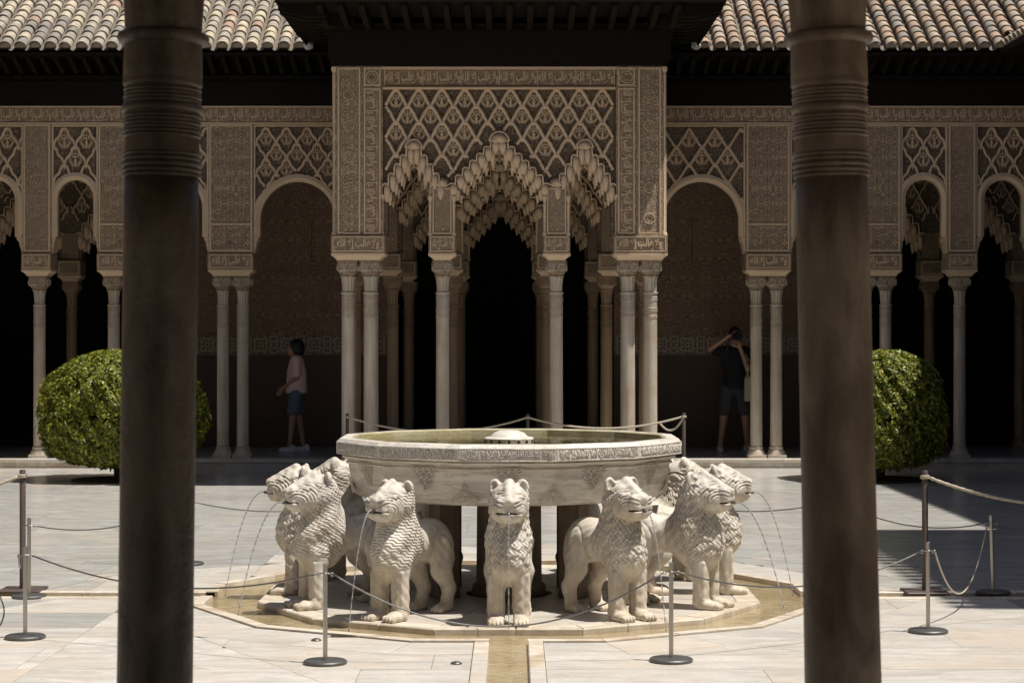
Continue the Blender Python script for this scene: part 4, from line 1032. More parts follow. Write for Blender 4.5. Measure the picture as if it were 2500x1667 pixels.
# inner screen of the pavilion in the line of the gallery, and the hall front behind
scr = thing('inner_screen', 'shaded three arched stalactite screen inside the pavilion', 'arched screen', (AX, GY, 0))
hal = thing('hall_building', 'dim arched hall entrance and back wall of the gallery walk', 'wall', (AX, 29.5, 0))
def screen(p, kx, zof, n, wallm, layers=2, mq='muqarnas', top=4.9, key='i'):
    wall = MB(); A = [(0, .545*kx, 3.50), (-1.045*kx, .325*kx, 3.46), (1.045*kx, .325*kx, 3.46)]
    cs = [stair(c, h, z+zof, z+.55+zof, 5 if c == 0 else 4, .04) for c, h, z in A]
    def zf(x):
        for c in cs:
            v = c(x)
            if v is not None: return v
        return None
    ex = []
    for (c, h, z), m in zip(A, (5, 4, 4)): ex += [c+s*h*(1-i/m) for i in range(m+1) for s in (-1, 1)]
    arch_wall(wall, -1.75, 1.75, 2.88, top, zf, -.10, .14, 60, ex); wall.build('spandrel_wall', wallm, p)
    muqarnas(p, 0, -.16, .60*kx, 3.5+zof, 4.08+zof, 6, .26, layers, back=.22, mat=mq)
    for s in (-1, 1):
        muqarnas(p, s*1.045*kx, -.16, .365*kx, 3.46+zof, 3.98+zof, 5, .2, layers, back=.22, mat=mq)
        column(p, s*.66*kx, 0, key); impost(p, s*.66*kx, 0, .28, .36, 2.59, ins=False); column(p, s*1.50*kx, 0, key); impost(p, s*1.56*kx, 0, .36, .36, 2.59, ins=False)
        frame(p, s*.66*kx-.11, s*.66*kx+.11, 2.92, 3.45+zof, -.10, .014); MB().box(-.12, .12, -.13, -.099, 2.9, 3.5+zof).build('middle_pier', 'carved_fine', p, (s*.66*kx, 0, 0))
        MB().box(-.13, .13, -.13, -.099, 2.9, 3.9+zof).build('side_pier', 'carved_fine', p, (s*1.56*kx, 0, 0))
        for d in (-.135, .135): colonnette(p, s*.66*kx+d, -.12, 2.9, 3.45+zof, .015)
    def ab(x, z):
        d = abs(x); e = abs(abs(x)-1.045*kx)
        return not (d < .64*kx and z < 4.2+zof-(d/.66)*.6) and not (e < .42*kx and z < 4.1+zof-(e/.42)*.55) and z > 3.55
    lattice(p, -1.6, 1.6, 3.5, top-.25, .26, .19, -.12, ab, 'lobed', .018, leafm=LEAF)
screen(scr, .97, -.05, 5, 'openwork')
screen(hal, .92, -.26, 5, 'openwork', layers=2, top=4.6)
# plain walls beside the hall entrance, with dado, interlace band, carved field and frieze
for s in (-1, 1):
    x0, x1 = sorted((s*1.7, s*4.85))
    MB().box(x0, x1, 0.0, .3, -.03, 1.50).build('dado', 'dado', hal); MB().box(x0, x1, -.008, .3, 1.50, 1.80).build('interlace_band', 'band', hal, (0, 0, 0))
    fr_ = MB(); fr_.box(x0, x1, -.014, .01, 1.495, 1.515); fr_.box(x0, x1, -.014, .01, 1.785, 1.80); fr_.box(x0, x1, -.012, .01, 2.64, 2.655); fr_.box(x0, x1, -.012, .01, 2.835, 2.85); fr_.build('band_moulding', 'carved_in', hal)
    MB().box(x0, x1, .001, .3, 1.80, 2.64).build('carved_wall_field', 'carved_in', hal)
    MB().box(x0, x1, -.004, .3, 2.64, 2.85).build('inscription_frieze', 'carved_in', hal)
    MB().box(x0, x1, .001, .3, 2.85, 4.62).build('carved_wall_field', 'carved_in', hal)
    t = x0+.3
    while t < x1-.2: put('inscription', MOTH, hal, (t, -.006, 2.745)); t += .46
    # blind niche frame
    frame(hal, s*3.35-.55, s*3.35+.55, 2.88, 4.3, 0, .03, .02, mat='carved_in'); 
    for d in (-.5, .5): colonnette(hal, s*3.35+d, -.02, 2.88, 3.5, .022).data.materials[0] = MAT['carved_in']
    # room beyond the last bays: piers, arches and deep dark behind
    for cc in (5.70, 7.04):
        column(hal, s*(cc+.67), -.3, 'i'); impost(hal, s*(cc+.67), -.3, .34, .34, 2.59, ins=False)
        wl = MB(); f = stair(s*cc, .50, 3.3, 3.95, 5, .0); arch_wall(wl, s*cc-.67, s*cc+.67, 2.88, 4.62, f, -.38, -.2, 30, [s*cc+q*.50*(1-i/5) for i in range(6) for q in (-1, 1)]); wl.build('spandrel_wall', 'openwork', hal)
        muqarnas(hal, s*cc, -.42, .56, 3.18, 3.92, 6, .22, 2, back=.2)
        MB().box(-.12, .12, -.40, -.379, 2.9, 3.3).build('pier_panel', 'carved_fine', hal, (s*(cc+.67), 0, 0))
        lattice(hal, s*cc-.65, s*cc+.65, 3.3, 4.5, .25, .22, -.40, lambda x, z, c=s*cc: z > 4.10-abs(x-c)*1.15, 'round', .015, leafm=LEAF)
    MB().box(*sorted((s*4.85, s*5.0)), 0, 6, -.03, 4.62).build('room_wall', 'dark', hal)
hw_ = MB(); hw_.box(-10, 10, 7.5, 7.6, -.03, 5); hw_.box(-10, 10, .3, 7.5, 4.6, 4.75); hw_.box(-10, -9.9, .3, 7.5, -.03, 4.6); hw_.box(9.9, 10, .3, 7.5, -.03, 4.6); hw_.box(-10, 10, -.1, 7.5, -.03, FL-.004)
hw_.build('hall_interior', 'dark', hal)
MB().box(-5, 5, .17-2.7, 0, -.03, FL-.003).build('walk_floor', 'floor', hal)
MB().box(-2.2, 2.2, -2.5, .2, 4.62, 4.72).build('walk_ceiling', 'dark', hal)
# ------------------------------------------------------------------ tiled roofs
def tile_mesh(name, mat):
    mb = MB(); rings = []
    for t, r, lift in ((0, .083, .018), (.5, .076, .009), (1, .066, .0)):
        rings.append([(r*math.cos(PI*j/10), -.02+.30*t, r*.95*math.sin(PI*j/10)+lift) for j in range(11)])
    inner = [[(p[0]*.84, p[1], (p[2]-.018*(1-i/2))*.84+.018*(1-i/2)) for p in r] for i, r in enumerate(rings)]
    mb.loft(rings, False, (False, False)); mb.loft([rings[0], inner[0]][::-1], False, (False, False)); mb.loft(inner[::-1], False, (False, False)); return mb.mesh(name, mat, auto=50)
TL, TR = tile_mesh('roof_tile', 'tile'), tile_mesh('roof_tile', 'tile_red')
plug = MB().prism_y([(.070*math.cos(PI*j/8), .066*math.sin(PI*j/8)) for j in range(9)], -.008, .03).mesh('mortar_plug', 'mortar')
SLOPE = math.radians(31); EY = 26.09; EZ = 5.60; PIT = .206; EXP = .19
def back_roof(x0, x1, tm, label, valley):
    g = thing('tiled_roof', label, 'roof', (0, EY, EZ)); rows = 10
    dk = MB(); L_ = 6.0; c, s_ = math.cos(SLOPE), math.sin(SLOPE)
    xa, xb = (x0-9, x1) if valley < 0 else (x0, x1+9)
    xa -= .6; xb += .6
    dk.add([(xa, 0, -.03), (xb, 0, -.03), (xb, L_*c, L_*s_-.03), (xa, L_*c, L_*s_-.03)], [(0, 1, 2, 3)]); dk.add([(xa, 0, -.03), (xb, 0, -.03), (xb, 0, -.06), (xa, 0, -.06)], [(1, 0, 3, 2)])
    dk.build('roof_deck', 'pan', g)
    nx = int((x1-x0)/PIT); more = MB(); mv, mf = [list(v.co) for v in tm.vertices], [tuple(p.vertices) for p in tm.polygons]
    pm = MB()
    for i in range(-3 if valley > 0 else -12, nx+12):
        x = x0+PIT*(i+.5) if valley > 0 else x0+PIT*(i+.5)
        if (valley > 0 and x < x0) or (valley < 0 and x > x1): continue
        beyond = max(0, x-6.5) if valley > 0 else max(0, -6.84-x); j0 = 0
        if beyond > 0: j0 = int(beyond/(EXP*c))+1
        if beyond > 2.2: continue
        wob = random.uniform(-.012, .012)
        if j0 == 0: put('mortar_plug', plug, g, (x+wob, -.002, 0), (0, 0, 0))
        for j in range(j0, 17):
            s0 = j*EXP+random.uniform(-.012, .012)
            loc = (x+wob+random.uniform(-.006, .006), s0*c, s0*s_+random.uniform(0, .006)); rot = (SLOPE, random.uniform(-.04, .04), random.uniform(-.035, .035))
            px = 1250+loc[0]/(EY+loc[1])*4800; py = 825-(EZ+loc[2]-EYE)/(EY+loc[1])*4800
            if -40 < px < 2540 and py > -14: put('roof_tile', tm, g, loc, rot)
            else: more.add(mv, mf, Matrix.Translation(loc) @ Matrix.Rotation(SLOPE, 4, 'X'))
        # pan tile between two cover rows
        pr = [[(x+PIT/2+.06*math.cos(PI+PI*k/6), q*c, q*s_+.0+.05*math.sin(PI+PI*k/6)+.02) for k in range(7)] for q in (-.03, L_)]
        if beyond == 0: pm.loft(pr[::-1], False, (False, False))
    if more.v: more.build('roof_tiles_beyond', tm.materials[0], g, kind='stuff')
    jx = x1+.02 if valley < 0 else x0-.02
    MB().lathe([(0, -.07), (.05, -.05), (.075, 0), (.05, .05), (0, .07)], 9).build('lead_flashing', 'mortar_white', g, (jx, -.02, .03), (0, .5, .4))
    pm.build('pan_tiles', 'pan', g, kind='stuff', smooth=True)
    return g
back_roof(-6.84, -2.72, TL, 'grey weathered barrel tile roof above the left arcade', -1)
back_roof(2.46, 6.5, TR, 'reddish barrel tile roof above the right arcade, turning at the corner', 1)

# ------------------------------------------------------------------ side ranges of the court and the tall hall block (they cast the shade on the right)
def side_range(side, label):
    x = 6.5 if side > 0 else -6.84; g = thing('side_arcade', label, 'arcade', (x, 0, 0)); s = side
    b = lambda a, c: tuple(sorted((s*a, s*c)))
    MB().box(*b(.75, 1.05), -3, 26.6, 2.9, 5.3).build('arcade_wall', 'carved', g)
    MB().box(*b(3.4, 3.7), -3, 30, 0, 5.5).build('back_wall', 'white', g)
    MB().box(*b(.75, 3.4), -3, 26.4, 0, FL).build('gallery_floor', 'floor', g)
    MB().box(*b(-.0, 3.4), -3, 26.1, 5.50, 5.56).build('eave_soffit', 'wood', g); MB().box(*b(-.03, 0), -3, 26.1, 5.50, 5.58).build('eave_board', 'wood2', g)
    y = -1.5
    while y < 26:
        for dy in (0, .27): column(g, s*.9, y+dy, 'g')
        MB().bevbox(*b(.68, 1.12), y-.18, y+.45, 2.6, 2.9).build('impost_block', 'carved_fine', g); y += 1.9
    c, s_ = math.cos(SLOPE), math.sin(SLOPE)
    dk = MB(); dk.add([(0, -3, 5.57), (0, 26.1, 5.57), (s*4.0*c, 26.1+4*c, 5.57+4*s_), (s*4.0*c, -3, 5.57+4*s_)], [(0, 1, 2, 3) if s < 0 else (3, 2, 1, 0)]); dk.build('roof_deck', 'pan', g)
    mb = MB(); tm = TR if s > 0 else TL; mv, mf = [list(v.co) for v in tm.vertices], [tuple(p.vertices) for p in tm.polygons]
    y = 26.0-PIT/2; R = Matrix.Rotation(-s*PI/2, 4, 'Z')
    while y > -2.5:
        near = y > 24.6
        if near: put('mortar_plug', plug, g, (s*.0, y, EZ), (0, 0, -s*PI/2))
        for j in range(3 if not near else 9):
            q = j*EXP; loc = (s*(q*c), y, EZ+q*s_)
            if near and s > 0 and j*EXP*c < 1.8: put('roof_tile', tm, g, loc, (Matrix.Rotation(-s*PI/2, 3, 'Z') @ Matrix.Rotation(SLOPE, 3, 'X')).to_euler())
            else: mb.add(mv, mf, Matrix.Translation(loc) @ R @ Matrix.Rotation(SLOPE, 4, 'X'))
        y -= PIT
    mb.build('eave_tiles', tm.materials[0], g, kind='stuff'); return g
sr = side_range(1, 'right hand court arcade, only its tiled roof corner in the frame'); side_range(-1, 'left hand court arcade, outside the frame')
hb = thing('hall_block', 'tall hall block rising behind the right court arcade', 'building', (7.5, 13.6, 0))
MB().box(.5, 8, -2.1, 2.65, 3.5, 12.1).build('wall', 'white', hb)
MB().box(-.03, 8, -2.35, 2.9, 12.1, 12.2).build('eave_soffit', 'wood', hb)
MB().add([(0, -2.35, 12.2), (0, 2.9, 12.2), (4, .3, 14.2), (8, -2.35, 12.2), (8, 2.9, 12.2)], [(0, 2, 1), (0, 3, 2), (1, 2, 4), (3, 4, 2)]).build('roof', 'pan', hb)
mb = MB(); mv, mf = [list(v.co) for v in TR.vertices], [tuple(p.vertices) for p in TR.polygons]
y = -2.25
while y < 2.9: mb.add(mv, mf, Matrix.Translation((-.12, y, 12.2)) @ Matrix.Rotation(-PI/2, 4, 'Z') @ Matrix.Rotation(SLOPE*.6, 4, 'X')); y += PIT
mb.build('eave_tiles', 'tile_red', hb, kind='stuff')

# ------------------------------------------------------------------ the near pavilion the photograph is taken from
npav = thing('near_pavilion', 'shaded pavilion roof and walls round the camera, out of the frame', 'pavilion', (0, 0, 0))
MB().box(-3.2, 3.2, -3.0, 4.9, 4.2, 4.4).build('ceiling', 'wood', npav)
for s in (-1, 1):
    MB().box(*sorted((s*1.7, s*1.95)), 3.62, 3.95, 2.9, 4.2).build('corner_pier', 'carved', npav); MB().box(*sorted((s*1.7, s*1.95)), -3, 3.6, 2.9, 4.2).build('side_wall', 'carved', npav)
MB().box(-1.6, 1.6, 3.65, 3.95, 3.05, 4.2).build('front_wall', 'carved', npav)
MB().box(-3.2, 3.2, -3.2, -3.0, 0, 4.4).build('back_wall', 'dark', npav)  # wall darkened to hold back bounce light on the columns
MB().box(-3.2, 3.2, -3.0, 4.4, -.03, FL).build('marble_floor', 'floor', npav)

def near_column(x, y, label, tilt, rs, ent, nm='near'):
    t = thing('marble_column', label, 'column', (x, y, FL), 0, 'dark columns in the foreground'); t.rotation_euler = tilt
    R = rs; z = lambda v: v-FL
    pr = [(R*1.35, 0), (R*1.35, .05), (R*1.2, .07), (R*1.1, .13), (R*1.02, .16), (R*ent, .5), (R*ent*.995, .9), (R*(1+ent)/2*.985, 1.3), (R*.985, 1.8), (R*.975, z(1.75+(825-972/2.24)*3.8/4800))]
    MB().lathe(pr, 56).build('shaft', nm, t, smooth=True)
    def ring(zc, h, out): return [(R*.99, z(zc-h)), (R*(1+out*.55), z(zc-h*.75)), (R*(1+out), z(zc-h*.2)), (R*(1+out), z(zc+h*.3)), (R*(1+out*.5), z(zc+h*.8)), (R*.99, z(zc+h))]
    zy = lambda q: 1.75+(825-q/2.24)*3.8/4800
    pr = [(R*.975, z(zy(972))), (R*1.03, z(zy(970))), (R*1.04, z(zy(958)))]
    for q, hq, o in ((935, 14, .05), (905, 16, .065), (872, 12, .03), (848, 11, .045)): pr += ring(zy(q), hq*.000353, o)
    pr += [(R*.995, z(zy(830))), (R*.985, z(zy(795))), (R*.99, z(zy(758))), (R*1.03, z(zy(752))), (R*1.035, z(zy(744)))]
    for q, hq, o in ((726, 10, .045), (704, 9, .02), (684, 9, .035), (662, 9, .02), (642, 9, .035), (596, 24, .065), (560, 9, .02), (540, 9, .035), (518, 9, .015), (498, 9, .03)): pr += ring(zy(q), hq*.000353, o)
    pr += [(R*.99, z(zy(482))), (R*1.035, z(zy(474))), (R*1.05, z(zy(462))), (R*1.04, z(zy(445))), (R*1.035, z(zy(436))), (R*1.045, z(zy(430))), (R*1.04, z(zy(350))), (R*1.02, z(zy(262))), (R*1.03, z(zy(250))), (R*1.14, z(zy(243))), (R*1.20, z(zy(228))), (R*1.22, z(zy(210))), (R*1.19, z(zy(192))), (R*1.08, z(zy(180))), (R*1.0, z(zy(176)))]
    MB().lathe(pr, 64).build('necking_rings', nm, t, auto=40)
    cp = MB(); rings = []
    for zc, f, am in ((zy(176), 1.0, 0), (zy(150), 1.01, .02), (zy(60), 1.02, .04), (zy(0), 1.03, .045), (2.50, 1.04, .03), (2.52, 1.3, 0), (2.7, 1.75, 0), (3.05, 1.8, 0)):
        rings.append([(R*f*(1+am*math.sin(8*2*PI*j/64+zc*6))*math.cos(2*PI*j/64), R*f*(1+am*math.sin(8*2*PI*j/64+zc*6))*math.sin(2*PI*j/64), z(zc)) for j in range(64)])
    cp.loft(rings).build('capital', nm, t, auto=40); return t
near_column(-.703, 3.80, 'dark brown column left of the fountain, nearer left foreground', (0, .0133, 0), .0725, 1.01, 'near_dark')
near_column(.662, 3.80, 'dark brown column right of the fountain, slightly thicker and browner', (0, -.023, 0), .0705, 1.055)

# ------------------------------------------------------------------ barrier posts, cables and ropes
def steel_post(x, y, label, h=.535, lean=(0, 0), arms=(0, PI)):
    t = thing('barrier_post', label, 'barrier post', (x, y, 0), 0, 'low steel barrier posts round the fountain')
    MB().lathe([(.115, 0), (.118, .004), (.118, .014), (.110, .020), (.02, .024), (0, .024)], 40).build('base_disc', 'base_metal', t, auto=30)
    p = MB().lathe([(.0125, .02), (.0125, h), (.010, h+.002), (0, h+.002)], 16).build('pole', 'steel', t, rot=(lean[0], lean[1], 0), auto=40)
    hk = MB(); hk.lathe([(.0155, h-.052), (.0155, h-.046), (.0125, h-.045)], 16); hk.tube([(-.036, 0, h-.05), (.036, 0, h-.05)], .0035, 6)
    for s in (-1, 1): hk.tube([(s*(.036+.009*math.cos(2*PI*k/8)), 0, h-.056+.009*math.sin(2*PI*k/8)) for k in range(8)], .0025, 5, True)
    hk.build('hook_collar', 'steel', p, smooth=True); return t
PP = {'a': (-1.005, 10.58), 'b': (.862, 10.65), 'c': (-2.84, 11.47), 'd': (-3.26, 13.27), 'e': (2.476, 11.70), 'f': (3.30, 13.48), 'g': (-2.50, 15.2), 'h': (2.50, 15.2), 'i': (-1.0, 16.4), 'j': (1.0, 16.4)}
LB = {'a': 'front steel post left of centre, before the wavy maned lion', 'b': 'front steel post right of centre, with a dark round base', 'c': 'steel post at the left frame edge, nearest of the three there', 'd': 'steel post behind another at the left frame edge, on a round base',
      'e': 'steel post at right in front of the brown rope post', 'f': 'lone leaning steel post in the shade near the right edge', 'g': 'steel post mostly hidden behind the left dark column', 'h': 'steel post hidden behind the right dark column', 'i': 'steel post behind the fountain, left', 'j': 'steel post behind the fountain, right'}
for k, (x, y) in PP.items(): steel_post(x, y, LB[k], lean=(0, -.03) if k == 'f' else (0, 0))
def hang(a, b, sag, n=28):
    a, b = Vector(a), Vector(b); return [a.lerp(b, t/n)+Vector((0, 0, -sag*4*(t/n)*(1-t/n))) for t in range(n+1)]
def cable(name, a, b, sag, r, mat, label, cat, group, twist=0.0, n=28):
    pts = hang(a, b, sag, n if not twist else 90); o = pts[0].copy(); mb = MB()
    mb.tube([p-o for p in pts], r, 6, rfun=(lambda i: r*(1+twist*math.sin(i*2.4))) if twist else None)
    c = mb.build(name, mat, None, o, smooth=True); return tag(c, label, cat, group)
def pc(k, s=0): x, y = PP[k]; return (x+.040*s, y, .483)
CG = 'sagging cables between the steel posts'
for a, sa, b, sb, sag, lab in (('c', 1, 'a', -1, .13, 'cable sagging from the left edge post to the front left post'), ('a', 1, 'b', -1, .29, 'long front cable hanging low before the centre lion'),
        ('b', 1, 'e', -1, .14, 'cable from the front right post passing behind the right dark column'), ('d', 1, 'g', -1, .10, 'cable crossing the paving behind the left dark column'),
        ('e', 1, 'f', -1, .36, 'deeply hanging pale cable between the two right hand steel posts'), ('c', -1, 'd', -1, .16, 'short cable between the two stacked left edge posts'),
        ('g', 1, 'i', -1, .12, 'cable passing behind the leftmost lions'), ('h', -1, 'j', 1, .12, 'cable passing behind the rightmost lions'), ('h', 1, 'f', -1, .10, 'cable in the shade from behind the right dark column to the right post'), ('i', 1, 'j', -1, .12, 'cable behind the fountain pedestal')):
    cable('barrier_cable', pc(a, sa), pc(b, sb), sag, .0048 if a != 'e' else .0052, 'chain' if a not in 'e' else 'rope', lab, 'cable', CG)
def rope_post(x, y, label, plate=True, h=.84):
    t = thing('rope_post', label, 'rope post', (x, y, 0), 0, 'brown rope posts')
    MB().bevbox(-.145, .145, -.145, .145, 0, .018, .004).build('base_plate', 'brown_metal', t); MB().lathe([(.021, .018), (.021, h-.006), (.017, h), (0, h)], 16).build('pole', 'brown_metal', t, auto=40)
    kn = MB()
    for dz in (0, .011): kn.tube([(.027*math.cos(2*PI*k/12), .027*math.sin(2*PI*k/12), h-.05+dz) for k in range(12)], .0075, 6, True)
    kn.build('rope_knot', 'rope', t, smooth=True); return t
RP = [(-3.39, 13.62, 'tall brown rope post standing at the left frame edge'), (2.84, 13.52, 'tall brown rope post with a pale rope knot on the right'), (-1.99, 23.75, 'brown rope post in front of the left pavilion columns'), (.19, 23.6, 'brown rope post rising above the middle of the basin'), (2.09, 23.9, 'brown rope post right of the pavilion, behind the basin rim')]
for x, y, l in RP: rope_post(x, y, l)
RG = 'pale ropes between the brown posts'
cable('barrier_rope', (2.87, 13.5, .79), (4.6, 13.0, .79), .17, .011, 'rope', 'pale twisted rope sloping down to the right frame edge', 'rope', RG, .18)
cable('barrier_rope', (-3.42, 13.6, .79), (-5.3, 13.2, .79), .20, .011, 'rope', 'short piece of rope at the left frame edge', 'rope', RG, .18)
cable('barrier_rope', (-1.96, 23.75, .79), (.16, 23.6, .79), .17, .012, 'rope', 'pale rope before the pavilion, left of the middle post', 'rope', RG, .1)
cable('barrier_rope', (.22, 23.6, .79), (2.06, 23.9, .79), .13, .012, 'rope', 'pale rope before the pavilion, right of the middle post', 'rope', RG, .1)
cable('barrier_rope', (1.80, 24.0, .72), (2.09, 23.87, .80), .13, .012, 'rope', 'short looped rope end beside the right pavilion columns', 'rope', RG, .1)

# ------------------------------------------------------------------ clipped orange trees
def bush(x, y, rx, ry, zb, zt, n, label, seed, sq=.92):
    rng = np.random.default_rng(seed)
    t = thing('orange_tree', label, 'tree', (x, y, 0), 0, 'clipped orange trees before the arcades')
    tr = MB()
    for k in range(3):
        a = k*2.1+seed; tr.tube([(.04*math.cos(a), .04*math.sin(a), -.02), (.06*math.cos(a), .05*math.sin(a), .18), (.16*math.cos(a), .15*math.sin(a), .42), (.42*math.cos(a), .40*math.sin(a), .85), (.55*math.cos(a+.3), .5*math.sin(a+.3), 1.1)], .04, 8, rfun=lambda i: (.06, .045, .035, .022, .012)[i])
    tr.build('trunk', 'bark', t, smooth=True)
    MB().lathe([(.62, .001), (.62, .006), (.60, .012), (0, .014)], 40).build('planting_pit', 'soil', t)
    th = rng.uniform(0, 2*PI, n); u = rng.uniform(-1, 1, n); rr = rng.uniform(0, 1, n)
    depth = np.where(rr < .72, 1-rng.exponential(.035, n), rng.uniform(.35, 1, n)); depth = np.clip(depth, .3, 1.03)
    cz = zb+(zt-zb)*.42
    sn = np.sqrt(np.maximum(1-u*u, 0)); prof = np.sign(sn)*np.abs(sn)**sq
    lump = 1+.045*np.sin(th*5+u*4+seed)+.035*np.sin(th*11-u*9)+.03*np.sin(th*23+u*17)+np.where(rng.random(n) < .03, rng.uniform(0, .07, n), 0)
    zz = np.where(u > 0, cz+(zt-cz)*np.abs(u)**.92, cz-(cz-zb)*np.abs(u)**.6)
    P = np.stack([rx*prof*np.cos(th)*depth*lump, ry*prof*np.sin(th)*depth*lump, cz+(zz-cz)*depth*(1+.02*np.sin(th*7))], 1)
    low = (u < -.35); P[:, 2] -= low*rng.uniform(0, .10, n)*rng.integers(0, 2, n)
    N = np.stack([np.cos(th)*prof, np.sin(th)*prof, u], 1)+rng.normal(0, .55, (n, 3)); N[:, 2] += .25; N /= np.linalg.norm(N, axis=1)[:, None]
    D = rng.normal(0, 1, (n, 3)); D[:, 2] -= .5; D -= (D*N).sum(1)[:, None]*N; D /= np.linalg.norm(D, axis=1)[:, None]; S_ = np.cross(N, D)
    Lh = rng.uniform(.026, .046, n)[:, None]; Wd = Lh*rng.uniform(.36, .48, n)[:, None]
    V = np.stack([P-D*Lh, P+S_*Wd-D*Lh*.1+N*Wd*.35, P+D*Lh, P-S_*Wd-D*Lh*.1+N*Wd*.35], 1).reshape(-1, 3)
    idx = np.arange(n)*4; Q = np.concatenate([np.stack([idx, idx+1, idx+2], 1), np.stack([idx, idx+2, idx+3], 1)])
    me = np_mesh('crown', V, Q, 'leaf', False)
    tone = rng.beta(2.2, 2.2, n); tone = np.where(rng.random(n) < .035, rng.uniform(.93, 1, n), tone*.92)
    at = me.attributes.new('tone', 'FLOAT', 'POINT'); at.data.foreach_set('value', np.repeat(tone, 4).astype(np.float32))
    o = put('crown', me, t); return t
bush(-4.82, 24.3, 1.00, .95, .23, 1.60, 42000, 'round clipped orange tree in full sun, left of the left dark column', 1)
bush(4.53, 24.3, .80, .90, .22, 1.60, 36000, 'round clipped orange tree half in shade, right of the right dark column', 5, .68)
# ------------------------------------------------------------------ two visitors in the shaded walk
def person(label, x, y, z, rz, group=None): return thing('person', label, 'person', (x, y, z), rz, group)
def head_prims(c, s=1.0):
    X = lambda a, b, d: (c[0]+a*s, c[1]+b*s, c[2]+d*s)
    P = [('e', X(0, .01, .02), (.074*s, .092*s, .098*s), .02), ('e', X(0, -.03, -.055), (.055*s, .058*s, .055*s), .03), ('e', X(0, -.088, -.015), (.013*s, .020*s, .022*s), .014),
         ('e', X(0, -.078, -.055), (.026*s, .014*s, .009*s), .008), ('c', X(0, -.075, .028), X(0, -.07, .030), .022*s, .022*s, .01)]
    for k in (-1, 1): P += [('-e', X(k*.032, -.092, .008), (.015*s, .014*s, .010*s), .008), ('e', X(k*.032, -.080, .008), (.012*s, .010*s, .009*s), .003), ('e', X(k*.075, .012, -.01), (.010*s, .022*s, .032*s), .006)]
    return P
def hand_prims(w, d, u, curl=.35):
    """palm from the wrist w along d, fingers spread across u, bent towards the side of cross(d, u)"""
    w, d, u = Vector(w), Vector(d).normalized(), Vector(u).normalized(); n = d.cross(u); P = [('c', tuple(w), tuple(w+d*.075), .026, .030, .02)]
    for k, ln in ((-1.5, .062), (-.5, .074), (.5, .070), (1.5, .055)):
        a = w+d*.085+u*(k*.019); b = a+(d+n*curl*.4)*ln*.5; c = b+(d+n*curl*1.6).normalized()*ln*.5
        P += [('c', tuple(a), tuple(b), .0095, .009, .004), ('c', tuple(b), tuple(c), .009, .0078, .004)]
    a = w+d*.03-u*.030; b = a+(d*.7-u*.7)*.035; P += [('c', tuple(a), tuple(b), .012, .0105, .008), ('c', tuple(b), tuple(b+d*.03+n*.008), .0105, .009, .004)]
    return P
def shoe(parent, x, y, rz=0.0, z=0.0):
    return put('shoe', sdf_mesh('shoe', [('e', (0, .03, .05), (.038, .055, .055), .02), ('c', (0, .02, .045), (0, -.13, .030), .040, .034, .03), ('b', (0, -.045, .012), (.043, .125, .013), .012, .012), ('-b', (0, 0, -.06), (1, 1, .06), .0)], (-.06, -.20, -.01), (.06, .11, .12), .007, 'shoe'), parent, (x, y, z), (0, 0, rz))
boy = person('young visitor with dark bobbed hair, pale pink t-shirt and grey shorts, facing left', -3.10, 28.2, FL, -PI/2)
bp = head_prims((0, -.035, 1.475), .98)+[('c', (0, -.01, 1.42), (0, .015, 1.32), .045, .052, .03), ('e', (0, .01, 1.20), (.14, .09, .18), .05), ('e', (0, .01, .92), (.13, .09, .14), .05)]
for k in (-1, 1):
    bp += [('c', (k*.155, .02, 1.31), (k*.185, .035, 1.07), .042, .034, .03), ('c', (k*.185, .035, 1.07), (k*.06, -.155, .93), .034, .024, .01)]+hand_prims((k*.055, -.165, .925), (-k*.25, -.6, -.75), (k*.3, .7, -.6), .5)
    bp += [('c', (k*.085, .01, .86), (k*.085+.0, .0-.04*k, .47), .075, .048, .03), ('c', (k*.085, -.04*k, .47), (k*.085, .01-.09*k, .09), .048, .032, .01), ('c', (k*.085, .01-.09*k, .10), (k*.085, .0-.09*k, .05), .034, .036, .01)]
put('body', sdf_mesh('body', bp, (-.26, -.34, 0), (.26, .22, 1.62), .0105, 'skin'), boy)
put('hair', sdf_mesh('hair', [('e', (0, .015, 1.515), (.097, .110, .105), 0), ('e', (0, .035, 1.45), (.098, .088, .095), .04), ('-e', (0, -.115, 1.455), (.062, .075, .075), .015), ('-b', (0, 0, 1.31), (1, 1, .07), .02)], (-.13, -.14, 1.33), (.13, .16, 1.65), .008, 'hair'), boy)
tp = [('e', (0, .012, 1.21), (.175, .118, .185), .04), ('c', (0, .012, 1.10), (0, .012, .86), .140, .155, .06), ('c', (-.12, .015, 1.325), (.12, .015, 1.325), .062, .062, .05)]
for k in (-1, 1): tp += [('c', (k*.15, .02, 1.315), (k*.185, .03, 1.13), .062, .066, .03)]
tp += [('-b', (0, 0, .74), (1, 1, .10), .01)]+[('-b', (0, .02, 1.50), (.055, .07, .12), .02)]
ts = put('tshirt', sdf_mesh('tshirt', tp, (-.27, -.20, .80), (.27, .22, 1.42), .010, 'pink', lambda V: .003*np.sin(V[:, 2]*38+V[:, 0]*21)*np.sin(V[:, 1]*30)), boy)
MB().lathe([(0, 0), (.012, 0), (.012, .003), (0, .003)], 10).build('chest_badge', 'black', ts, (-.08, -.118, 1.24), (PI/2, 0, 0))
sp_ = [('e', (0, .01, .86), (.150, .125, .10), 0)]
for k in (-1, 1): sp_ += [('c', (k*.08, .01, .82), (k*.088, .0-.03*k, .58), .090, .092, .04)]
sp_ += [('-b', (0, 0, .45), (1, 1, .08), .008)]
put('shorts', sdf_mesh('shorts', sp_, (-.22, -.18, .50), (.22, .18, .98), .010, 'shorts'), boy)
for k in (-1, 1): shoe(boy, k*.085, .02-.09*k)

